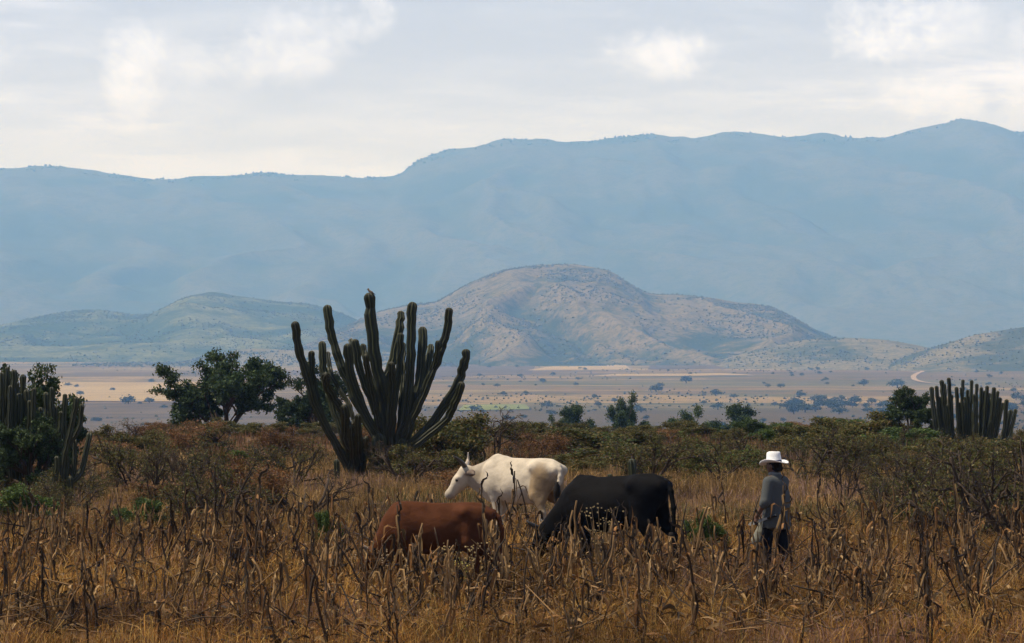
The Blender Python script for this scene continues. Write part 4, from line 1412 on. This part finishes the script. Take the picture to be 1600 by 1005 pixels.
    for s in (-1, 1):
        f, kn = legs[s]
        q = Body()
        q.cap((f - 0.04, s * 0.095, 0.045), (f + 0.16, s * 0.115, 0.040), 0.048, 0.042, 0.03)
        q.cap((f, s * 0.095, 0.05), (f, s * 0.095, 0.14), 0.055, 0.052, 0.03)
        obj('boot', q.mesh('boot', 0.011, base=(0.05, 0.03, 0.02)), M_SKIN, e)
    # hat: brim with raised sides, creased crown, band
    n = 40
    th = np.arange(n) * 2 * math.pi / n
    rings = []
    for (r, z, up_) in ((0.02, 0.128, -1), (0.055, 0.138, -.6), (0.080, 0.148, -.3), (0.094, 0.135, 0), (0.100, 0.09, 0), (0.106, 0.035, 0), (0.112, 0.0, 0), (0.15, -0.006, .25),
                        (0.185, -0.010, .7), (0.205, -0.006, 1.0), (0.206, 0.004, 1.0), (0.185, 0.0, .7), (0.15, 0.006, .25), (0.116, 0.012, 0)):
        rx, ry = r * 1.03, r * 0.86
        zz = z + (np.sin(th) ** 2 * 0.045 * max(up_, 0)) - (np.cos(th) ** 2) * 0.018 * max(up_, 0)
        if up_ < 0:
            zz = z + up_ * 0.028 * np.cos(th * 1.0) ** 2
        rings.append(np.stack([rx * np.cos(th), ry * np.sin(th), zz], 1))
    rings = rings[:10]                      # outer skin from the crown to the brim's edge
    under = [np.array(q) for q in rings[6:10]][::-1]
    for q in under: q[:, 2] -= 0.006
    lin = [rings[5] * np.array((0.96, 0.96, 1))]
    allr = rings + under + lin
    V = np.vstack(allr); k = len(allr)
    i, j = np.meshgrid(np.arange(k - 1), np.arange(n), indexing='ij'); j2 = (j + 1) % n
    F4 = np.stack([i * n + j, (i + 1) * n + j, (i + 1) * n + j2, i * n + j2], -1).reshape(-1, 4)
    V = np.vstack([V, [(0, 0, 0.105)]])
    F3 = np.stack([np.full(n, len(V) - 1), np.arange(n), (np.arange(n) + 1) % n], 1)
    mb = MB(); mb.add(V, F3, F4, (0.75, 0.75, 0.73))
    hat = obj('hat', mb.mesh('hat', True), M_STRAW, e)
    hat.location = (0.03, 0, 1.512)
    hat.rotation_euler = (R(2), R(5), 0)
    mb = MB()
    q = []
    for z, r in ((0.006, 0.113), (0.026, 0.1085)):
        q.append(np.stack([r * 1.035 * np.cos(th), r * 0.87 * np.sin(th), np.full(n, z)], 1))
    j = np.arange(n); j2 = (j + 1) % n
    mb.add(np.vstack(q), None, np.stack([j, j2, n + j2, n + j], 1), (0.06, 0.06, 0.12))
    obj('hat_band', mb.mesh('hat_band', True), M_CLOTH, hat)
    # things he holds
    Mx = Matrix.Translation(e.location) @ Matrix.Rotation(HEAD, 4, 'Z')
    lh = Mx @ Vector((0.145, 0.27, 0.705))
    m = empty('machete', lh, HEAD)
    tag(m, 'machete with black handle held at the man\'s side', 'machete')
    mb = MB()
    bl = [(0.08, -0.030), (0.12, 0.0), (0.08, 0.024), (-0.05, 0.020), (-0.20, 0.014), (-0.20, -0.014), (-0.05, -0.022)]
    V = np.array([(a, y, b_) for y in (0.0015, -0.0015) for a, b_ in bl])
    kq = len(bl)
    mb.add(V, [(0, i, i + 1) for i in range(1, kq - 1)] + [(kq, kq + i + 1, kq + i) for i in range(1, kq - 1)], [(i, kq + i, kq + (i + 1) % kq, (i + 1) % kq) for i in range(kq)], (0.30, 0.30, 0.28))
    obj('blade', mb.mesh('blade'), M_METAL, m)
    tube_obj('handle', m, [(-0.19, 0, 0), (-0.26, 0, 0.004), (-0.34, 0, -0.006)], [0.016, 0.018, 0.021], 8, M_SKIN, (0.012, 0.012, 0.013), 8)
    m.rotation_euler = (0, R(18), HEAD + R(8))
    rh = Mx @ Vector((0.325, -0.12, 0.75))
    bag = empty('sack', rh, HEAD)
    tag(bag, 'pale cloth sack hanging from the man\'s front hand', 'sack')
    q = Body()
    q.ball((0.02, 0, -0.26), (0.10, 0.06, 0.10), 0.05)
    q.ball((0.08, 0, -0.32), (0.08, 0.06, 0.07), 0.05)
    q.cap((0, 0, 0.0), (0.01, 0, -0.18), 0.022, 0.06, 0.05)
    q.cap((0, 0, 0.0), (0.0, 0, 0.035), 0.02, 0.035, 0.02)
    obj('bag', q.mesh('bag', 0.012, base=(0.20, 0.195, 0.155)), M_CLOTH, bag)


man()


# ------------------------------------------------------------------ the bird on the cactus tip
def bird():
    e = empty('bird', TIP + np.array((0.02, 0, 0.055)), R(165))
    tag(e, 'small brown bird perched on the tallest cactus arm', 'bird')
    b = Body()
    b.cap((-0.03, 0, 0.06), (0.035, 0, 0.10), 0.030, 0.026, 0.02)
    b.ball((0.055, 0, 0.135), 0.024, 0.015)
    b.cap((-0.04, 0, 0.055), (-0.115, 0, 0.015), 0.018, 0.008, 0.02, (0.05, 0.04, 0.03))
    obj('body', b.mesh('bird_body', 0.007, base=(0.13, 0.09, 0.06)), M_SKIN, e)
    tube_obj('beak', e, [(0.07, 0, 0.137), (0.085, 0, 0.136), (0.098, 0, 0.132)], [0.008, 0.005, 0.001], 6, M_HORN, (0.05, 0.04, 0.03), 5)
    for s in (-1, 1):
        tube_obj('leg', e, [(0.0, s * 0.012, 0.045), (0.006, s * 0.012, 0.02), (0.0, s * 0.012, -0.012)], [0.004, 0.003, 0.003], 5, M_HORN, (0.06, 0.045, 0.03), 5)


bird()

# ------------------------------------------------------------------ dry corn
def ribbon(pts, wid, up, curl=0.25, twist=0.0):
    """a leaf blade with a folded midrib"""
    pts = np.asarray(pts, float); n = len(pts)
    tan = np.gradient(pts, axis=0); tan /= np.linalg.norm(tan, axis=1, keepdims=True)
    V = np.empty((n, 3, 3))
    for i in range(n):
        s = np.cross(tan[i], up); s /= np.linalg.norm(s) + 1e-9
        nn = np.cross(s, tan[i])
        a = twist * i / n
        s2 = s * math.cos(a) + nn * math.sin(a); n2 = np.cross(s2, tan[i])
        V[i, 0] = pts[i] - s2 * wid[i] + n2 * wid[i] * curl * 2
        V[i, 1] = pts[i]
        V[i, 2] = pts[i] + s2 * wid[i] + n2 * wid[i] * curl * 2
    i, j = np.meshgrid(np.arange(n - 1), np.arange(2), indexing='ij')
    a = i * 3 + j
    F = np.stack([a, a + 1, a + 4, a + 3], -1).reshape(-1, 4)
    return V.reshape(-1, 3), F


STEMC = [(0.125, 0.072, 0.030), (0.065, 0.041, 0.022), (0.21, 0.125, 0.052), (0.034, 0.023, 0.015)]
LEAFC = [(0.170, 0.100, 0.040), (0.075, 0.047, 0.024), (0.29, 0.185, 0.08), (0.034, 0.023, 0.014), (0.20, 0.098, 0.032)]


def corn_parts(seed, style):
    """list of (part name, V, F3, F4, colour) about the stalk's foot"""
    rng = np.random.default_rng(seed)
    h = {'tall': rng.uniform(1.05, 1.35), 'mid': rng.uniform(0.75, 1.05), 'stump': rng.uniform(0.35, 0.6), 'bent': rng.uniform(0.85, 1.1), 'lean': rng.uniform(0.8, 1.15)}[style]
    lean = rng.normal(0, 0.15, 2) if style != 'lean' else rng.normal(0, 0.38, 2)
    nod = 7
    z = np.linspace(-0.05, h, nod)
    pts = np.stack([lean[0] * z + rng.normal(0, 0.020, nod), lean[1] * z + rng.normal(0, 0.020, nod), z * (1 - 0.2 * np.linalg.norm(lean) ** 2)], 1)
    if style == 'bent':
        az = rng.uniform(0, 6.28)
        k = 4; slope = rng.uniform(-0.16, 0.06)
        for i in range(k, nod):
            f = i - k + 1
            pts[i] = pts[k - 1] + np.array((math.cos(az), math.sin(az), 0)) * 0.13 * f + np.array((0, 0, slope * f))
    out = []
    r = np.linspace(0.017, 0.010, nod) * rng.uniform(0.85, 1.25)
    sp_ = spline(pts, 11)
    if style in ('bent', 'lean', 'stump'):          # dry stems break in straight pieces
        sp_ = np.stack([np.interp(np.linspace(0, nod - 1, 11), np.arange(nod), pts[:, q_]) for q_ in range(3)], 1)
    V, F3, F4 = tube_arrays(sp_, np.interp(np.linspace(0, 1, 11), np.linspace(0, 1, nod), r), 6)
    out.append(('stem', V, F3, F4, np.array(STEMC[rng.integers(4)])))
    nl = {'tall': 7, 'mid': 6, 'stump': 3, 'bent': 6, 'lean': 5}[style] + rng.integers(-1, 2)
    for q in range(nl):
        f = rng.uniform(0.2, 1.0) * (nod - 1.01)
        i = int(f); b = pts[i] + (pts[i + 1] - pts[i]) * (f - i)
        az = rng.uniform(0, 6.28)
        out_d = np.array((math.cos(az), math.sin(az), 0))
        L = rng.uniform(0.18, 0.50)
        mode = rng.random()
        if mode < 0.50:      # hangs down against the stalk
            c = [b, b + out_d * 0.025 + (0, 0, 0.0), b + out_d * rng.uniform(.02, .09) + (0, 0, -L * 0.45), b + out_d * rng.uniform(.0, .10) + (0, 0, -L * 0.9)]
        elif mode < 0.78:    # stands out stiffly, then kinks down
            k1 = rng.uniform(0.25, 0.6) * L
            p1 = b + out_d * k1 * 0.7 + (0, 0, k1 * rng.uniform(0.1, 0.9))
            c = [b, b * .5 + p1 * .5, p1, p1 + out_d * L * rng.uniform(0.0, 0.25) + (0, 0, -L * rng.uniform(0.3, 0.7))]
        else:                # stands up as a torn strip
            c = [b, b + out_d * 0.03 + (0, 0, L * 0.35), b + out_d * 0.06 + (0, 0, L * 0.65), b + out_d * rng.uniform(.05, .18) + (0, 0, L * 0.95)]
        c = np.array(c) + rng.normal(0, 0.018, (4, 3))
        c[:, 2] = np.maximum(c[:, 2], 0.01)
        n = 8
        p = spline(c, n)
        if mode >= 0.5:      # stiff dry kinks rather than smooth curves
            tt = np.linspace(0, 3, n)
            p = np.stack([np.interp(tt, np.arange(4), c[:, q_]) for q_ in range(3)], 1) + rng.normal(0, 0.006, (n, 3))
        wd = np.array((0.010, 0.017, 0.020, 0.020, 0.017, 0.013, 0.008, 0.002)) * rng.uniform(0.55, 1.3)
        V, F = ribbon(p, wd, np.array((out_d[1], -out_d[0], 0.2)) if mode < 0.5 else np.array((0, 0, 1.0)) + out_d * 0.3, rng.uniform(0.1, 0.45), rng.uniform(-1.6, 1.6))
        out.append(('leaf', V, None, F, np.array(LEAFC[rng.integers(5)])))
    if style in ('tall', 'mid', 'bent') and rng.random() < 0.5:      # empty husk of a picked cob
        f = 0.55 * (nod - 1); i = int(f); b = pts[i]
        az = rng.uniform(0, 6.28); o = np.array((math.cos(az), math.sin(az), 0))
        V, F3, F4 = tube_arrays(spline([b, b + o * 0.03 + (0, 0, .0), b + o * 0.05 + (0, 0, -.08), b + o * .06 + (0, 0, -0.20)], 6), [0.007, 0.013, 0.017, 0.015, 0.009, 0.002], 6)
        out.append(('husk', V, F3, F4, np.array(LEAFC[4])))
    return out


CORN = []
STY = ['tall', 'tall', 'tall', 'mid', 'mid', 'mid', 'stump', 'stump', 'stump', 'bent', 'bent', 'bent', 'lean', 'lean', 'lean', 'bent', 'stump', 'mid', 'lean', 'bent']
for i, st in enumerate(STY):
    parts = corn_parts(900 + i, st)
    ms = []
    for nm, V, F3, F4, c in parts:
        mb = MB(); mb.add(V, F3, F4, c)
        me = mb.mesh('corn_' + nm, nm != 'leaf'); me.materials.append(M_CORN)
        ms.append((nm, me))
    CORN.append((st, parts, ms))
def czone(px, y):
    a = ('at the far left' if px < 260 else 'left of the brown cow' if px < 520 else 'below the brown cow' if px < 800 else 'below the black bull' if px < 1080 else 'below the man' if px < 1330 else 'at the far right')
    return a + (', nearest rows' if y < 43.0 else ', rows behind')


LBL = {'tall': 'tall upright dry corn stalk', 'mid': 'medium dry corn stalk',
       'stump': 'short broken stub of a dry corn stalk', 'bent': 'dry corn stalk with snapped top bent down', 'lean': 'thin leaning dry corn stalk'}
GRPC = {k: 'dry corn stalks, ' + n for k, n in (('tall', 'tall upright'), ('mid', 'medium'), ('stump', 'broken stubs'), ('bent', 'snapped over'), ('lean', 'leaning'))}


def corn_at(x, y, i, sc, rz, label=None, group=None, tilt=(0, 0)):
    st, parts, ms = CORN[i]
    e = empty('corn_stalk', (x, y, gz1(x, y)), rz, (sc, sc, sc))
    e.rotation_euler = (tilt[0], tilt[1], rz)
    z_ = czone(800 + x / y * FPX, y)
    tag(e, label or LBL[st] + ' ' + z_, 'corn stalk', group or (GRPC[st] + ' ' + z_ if label is None else None))
    for nm, me in ms:
        obj(nm, me, None, e)


rc = np.random.default_rng(77)
# rows of the old crop: slightly slanting lines, plants missing here and there
spots = []
for row in range(-40, 60):
    for k in range(95):
        y = 39.5 + k * 0.27 + rc.normal(0, 0.06)
        x = row * 0.62 + (y - 40) * 0.10 + rc.normal(0, 0.07)
        if abs(x) > 0.1333 * y * 1.10 + 0.4: continue
        far = sstep(56.5, 64, y)
        if rc.random() > 0.46 * (1 - far): continue
        # thinner where the animals and the man have trodden, and to the right behind the front rows
        px = 800 + x / y * FPX
        if y > 51.5 and 830 < px < 1290 and rc.random() < 0.62: continue
        
        if (px - 678) ** 2 < 150 ** 2 and 46.9 < y < 48.4: continue
        if (px - 965) ** 2 < 150 ** 2 and 49.4 < y < 51.9: continue
        if (px - 809) ** 2 < 120 ** 2 and 58.8 < y < 61: continue
        if (px - 1208) ** 2 < 48 ** 2 and 46.5 < y < 52.8: continue
        if y > 47.5 and 684 < px < 752: continue
        spots.append((x, y))
spots.sort(key=lambda q: q[1])
show = [q for q in spots if abs(q[0]) < 0.1333 * q[1] and q[1] > 40.5][:228]
shown = set(show)
for (x, y) in show:
    corn_at(x, y, int(rc.integers(len(CORN))), float(rc.uniform(0.62, 1.02)), float(rc.uniform(0, 6.28)), tilt=(float(rc.normal(0, .13)), float(rc.normal(0, .13))))
# stalks that stand out
def corn_px(px, D, i, sc, rz, label, tilt=(0, 0)):
    corn_at((px - 800) / FPX * D, D, i, sc, rz, label, None, tilt)
corn_px(398, 49.5, 0, 1.15, 0.4, 'tall dark corn stalk left of the brown cow, first of a pair')
corn_px(414, 49.0, 1, 1.12, 1.4, 'tall dark corn stalk nearest the brown cow\'s head')
corn_px(1072, 48.8, 12, 1.25, 0.9, 'thin corn stalk leaning right beside the black bull\'s tail', (0, 0.35))
corn_px(1158, 50.8, 2, 1.0, 2.4, 'tall thin corn stalk just left of the man')
corn_px(1240, 50.4, 1, 1.0, 3.1, 'tall corn stalk just right of the man')
corn_px(790, 46.0, 13, 1.1, 5.0, 'tall corn stalk in front of the white cow\'s forelegs')
corn_px(1500, 47.0, 9, 1.2, 2.0, 'large snapped corn stalk before the right foreground bush')
corn_px(1330, 44.5, 10, 1.25, 0.6, 'large folded corn stalk in the right foreground below the man')

extra = [(rc.uniform(555, 785), rc.uniform(43.4, 46.1)) for _ in range(34)] + [(rc.uniform(835, 1065), rc.uniform(46.0, 49.3)) for _ in range(30)]
for (px, y) in extra:
    corn_at((px - 800) / FPX * y, y, int(rc.integers(len(CORN))), float(rc.uniform(0.75, 1.0)), float(rc.uniform(0, 6.28)), tilt=(float(rc.normal(0, .13)), float(rc.normal(0, .13))))

mb = MB()
for (x, y) in spots:
    if (x, y) in shown: continue
    st, parts, ms = CORN[int(rc.integers(len(CORN)))]
    sc = rc.uniform(0.65, 1.05); a = rc.uniform(0, 6.28)
    ca, sa = math.cos(a) * sc, math.sin(a) * sc
    g = gz1(x, y); dim = rc.uniform(0.7, 1.25)
    for nm, V, F3, F4, c in parts:
        W_ = np.stack([V[:, 0] * ca - V[:, 1] * sa + x, V[:, 0] * sa + V[:, 1] * ca + y, V[:, 2] * sc + g], 1)
        mb.add(W_, F3, F4, c * dim)
kind(obj('corn_stubble', mb.mesh('corn_stubble'), M_CORNS), 'stuff', 'mass of dry corn stalks filling the field')

# fallen leaves and husks lying between the rows
mb = MB()
for i in range(2600):
    y = 39.5 + 24 * rc.random() ** 1.2; x = rc.uniform(-1, 1) * (0.1333 * y * 1.12 + .3)
    a = rc.uniform(0, 6.28); L = rc.uniform(0.10, 0.34)
    d = np.array((math.cos(a), math.sin(a), 0)); g = gz1(x, y) + rc.uniform(0.02, 0.30)
    c = np.array([(x, y, g), (x, y, g + rc.uniform(0, .06)) + d * L * .5, (x, y, g - rc.uniform(0, .05)) + d * L])
    V, F = ribbon(spline(c, 5), np.array((0.006, 0.018, 0.022, 0.016, 0.003)) * rc.uniform(.6, 1.3), np.array((0, 0, 1.0)) + rc.normal(0, .5, 3), rc.uniform(0, .4), rc.uniform(-1, 1))
    mb.add(V, None, F, np.array(LEAFC[rc.integers(5)]) * rc.uniform(0.5, 1.1))
kind(obj('corn_litter', mb.mesh('corn_litter'), M_CORNS), 'stuff', 'fallen corn leaves and husks strewn between the stalks')


# broken stems lying and leaning at all angles
mb = MB()
for i in range(1500):
    y = 39.5 + 22 * rc.random() ** 1.1; x = rc.uniform(-1, 1) * (0.1333 * y * 1.12 + .3)
    a = rc.uniform(0, 6.28); el = abs(rc.normal(0, 0.5)); L = rc.uniform(0.25, 0.85)
    p0 = np.array((x, y, gz1(x, y) + rc.uniform(0.02, 0.22)))
    d = np.array((math.cos(a) * math.cos(el), math.sin(a) * math.cos(el), math.sin(el)))
    k = p0 + d * L * rc.uniform(0.4, 0.7)
    p1 = k + (d + rc.normal(0, 0.35, 3)) * L * 0.4
    p1[2] = max(p1[2], p0[2] - 0.02)
    V, F3, F4 = tube_arrays(np.array([p0, k, p1]), [0.009, 0.008, 0.004], 4)
    mb.add(V, F3, F4, np.array(STEMC[rc.integers(4)]) * rc.uniform(0.7, 1.6))
kind(obj('fallen_stalks', mb.mesh('fallen_stalks'), M_CORNS), 'stuff', 'broken corn stems lying and leaning between the rows')


# ------------------------------------------------------------------ grasses
def grass(name, label, n, y0, y1, hfun, cols, wid, seed, keep=None, lean=0.45, tuft=9, power=1.0, wfac=1.12, extra=0.4):
    rng = np.random.default_rng(seed)
    nt = n // tuft
    y = y0 + (y1 - y0) * rng.random(nt) ** power
    x = rng.uniform(-1, 1, nt) * (0.1333 * y * wfac + extra)
    if keep is not None:
        k = keep(x, y, rng); x, y = x[k], y[k]
    nt = len(x)
    bx = np.repeat(x, tuft) + rng.normal(0, 0.07, nt * tuft); by = np.repeat(y, tuft) + rng.normal(0, 0.07, nt * tuft)
    m = len(bx)
    bz = gz(bx, by) - 0.02
    hh = np.repeat(hfun(x, y, rng), tuft) * rng.uniform(0.45, 1.1, m)
    az = rng.uniform(0, 6.283, m)
    ln = np.abs(rng.normal(0, lean, m))
    d = np.stack([np.cos(az), np.sin(az), np.zeros(m)], 1)
    fa = rng.uniform(0, 6.283, m)
    s = np.stack([np.cos(fa), np.sin(fa), np.zeros(m)], 1) * (wid * rng.uniform(0.6, 1.3, m))[:, None] * (by / 55.0)[:, None] ** 0.6
    b = np.stack([bx, by, bz], 1)
    mid = b + d * (ln * hh * 0.30)[:, None] + np.array((0, 0, 1)) * (hh * 0.62)[:, None]
    tip = b + d * (ln * hh)[:, None] + np.array((0, 0, 1)) * (hh * np.maximum(1 - 0.42 * ln, 0.15))[:, None]
    V = np.stack([b - s, b + s, mid - s * 0.8, mid + s * 0.8, tip], 1).reshape(-1, 3)
    k = np.arange(m)[:, None] * 5
    F = np.concatenate([k + np.array((0, 1, 3)), k + np.array((0, 3, 2)), k + np.array((2, 3, 4))], 0)
    C = cols(np.repeat(x, tuft), np.repeat(y, tuft), rng, m)
    kind(obj(name, np_mesh(name, V, F, np.repeat(C, 5, 0)), M_GRASS), 'stuff', label)


def pal(rng, m, cols, wts):
    cols = np.array(cols); w = np.array(wts, float)
    return cols[rng.choice(len(cols), m, p=w / w.sum())] * rng.uniform(0.75, 1.25, (m, 1))


def col_near(x, y, rng, m):
    a = pal(rng, m, [(0.50, 0.265, 0.058), (0.34, 0.150, 0.036), (0.64, 0.40, 0.115), (0.11, 0.055, 0.020), (0.18, 0.145, 0.03)], (4, 4, 2.5, 3, 0.7))
    n = fbm(x / 1.6, y / 1.6, 21, 3)[:, None]
    pk = (fbm(x / 2.6, y / 2.6, 55, 3) > 0.60)[:, None] & (rng.random((m, 1)) < 0.45)
    a = np.where(pk, np.array((0.33, 0.19, 0.14)) * rng.uniform(0.7, 1.2, (m, 1)), a)
    return a * (0.12 + 1.45 * n ** 1.5)


def col_mid(x, y, rng, m):
    a = pal(rng, m, [(0.50, 0.315, 0.115), (0.36, 0.205, 0.066), (0.17, 0.098, 0.036), (0.14, 0.112, 0.032), (0.60, 0.40, 0.17)], (4, 4, 3, 2, 1.5))
    pk = (fbm(x / 4.0, y / 4.0, 56, 3) > 0.60)[:, None] & (rng.random((m, 1)) < 0.5)
    a = np.where(pk, np.array((0.40, 0.25, 0.19)) * rng.uniform(0.7, 1.2, (m, 1)), a)
    n = fbm(x / 3.0, y / 3.0, 22, 3)[:, None]
    gr = (fbm(x / 5.0, y / 5.0, 71, 3) > 0.57)[:, None]
    a = np.where(gr & (rng.random((m, 1)) < 0.55), np.array((0.105, 0.105, 0.035)), a)
    return a * (0.20 + 1.15 * n ** 1.3)


def col_far(x, y, rng, m):
    a = pal(rng, m, [(0.24, 0.115, 0.055), (0.18, 0.085, 0.042), (0.28, 0.165, 0.08), (0.12, 0.085, 0.035)], (4, 4, 2, 2))
    rt = sstep(4, 11, x)[:, None]
    g = np.array((0.11, 0.105, 0.038)) * rng.uniform(.7, 1.3, (m, 1))
    a = np.where(rng.random((m, 1)) < 0.25 + 0.55 * rt, g, a)
    return a * (0.35 + 0.8 * fbm(x / 5, y / 5, 23, 3)[:, None])


grass('corn_field_grass', 'rusty dry grass between the corn stalks', 150000, 39.2, 64, lambda x, y, r: r.uniform(0.22, 0.60, len(x)) * (0.6 + 0.8 * fbm(x / 2, y / 2, 4, 2)), col_near, 0.0038, 61,
      lean=1.25, tuft=10, keep=lambda x, y, r: fbm(x / 1.1, y / 1.1, 33, 3) + r.uniform(-.18, .18, len(x)) > 0.36)
grass('tall_straw_grass', 'tall straw-coloured grass behind the cattle', 130000, 58, 104, lambda x, y, r: r.uniform(0.22, 0.55, len(x)) * (0.5 + 1.0 * fbm(x / 4, y / 4, 6, 2)), col_mid, 0.0042, 62,
      lean=0.9, tuft=9, keep=lambda x, y, r: (fbm(x / 2.6, y / 2.6, 34, 3) + r.uniform(-.2, .2, len(x)) > 0.30) & (r.random(len(x)) < sstep(56, 66, y) * 0.7 + 0.3))
grass('reddish_grass', 'reddish brown grass along the far edge of the field', 60000, 98, 137, lambda x, y, r: r.uniform(0.14, 0.42, len(x)) * (1.15 - 0.45 * sstep(110, 137, y)), col_far, 0.0050, 63, tuft=10, wfac=1.15)


# a few things that stand out of the grass
def seed_weed(px, D, h, n, wpx, label, seed, headc):
    rng = np.random.default_rng(seed)
    x = (px - 800) / FPX * D
    e = empty('seed_weed', (x, D, gz1(x, D)))
    tag(e, label, 'weed')
    st, hd = MB(), MB()
    iv, fi = ico()
    for i in range(n):
        a = rng.uniform(-1, 1) * wpx / 2 / FPX * D; b = rng.uniform(-.25, .25)
        q = np.array((a, b, h * rng.uniform(0.55, 1.05)))
        V, F3, F4 = tube_arrays(spline([(a * .35, b * .4, 0), (a * .6, b * .7, q[2] * .6), q], 6), [0.005, 0.004, 0.0035, 0.003, 0.003, 0.003], 4)
        st.add(V, F3, F4, (0.16, 0.115, 0.06))
        for k in range(4):
            c = q + rng.normal(0, 0.035, 3) * (1, 1, .8)
            hd.add(iv * 0.011 * rng.uniform(.7, 1.3) + c, fi, None, np.array(headc) * rng.uniform(.7, 1.2))
    obj('stems', st.mesh('weed_stems'), M_CORNS, e)
    obj('seed_heads', hd.mesh('weed_heads'), M_CORNS, e)['kind'] = 'stuff'
    e.children[0]['kind'] = 'stuff'


seed_weed(940, 48.6, 0.95, 18, 60, 'weed with many pale seed heads in front of the black bull', 5, (0.36, 0.27, 0.13))
seed_weed(735, 46.0, 0.66, 18, 90, 'weed with yellowish seed heads in front of the brown cow', 6, (0.45, 0.33, 0.15))
seed_weed(712, 45.5, 0.52, 14, 40, 'yellowish flowering weed among the stalks below the brown cow', 7, (0.42, 0.36, 0.10))
seed_weed(575, 46.5, 0.62, 16, 60, 'pale seeded weed in the stalks below the brown cow\'s head', 8, (0.45, 0.33, 0.2))
plant('green_weed', 'green', 1, 1102, 808, 56, 60, 'green weedy tuft between the bull\'s tail and the man', 'weed')
plant('green_weed', 'green', 0, 512, 806, 56, 40, 'small green weed by the brown cow\'s nose', 'weed')
plant('green_weed', 'green', 0, 215, 785, 63, 70, 'green weed behind the corn at the left', 'weed')
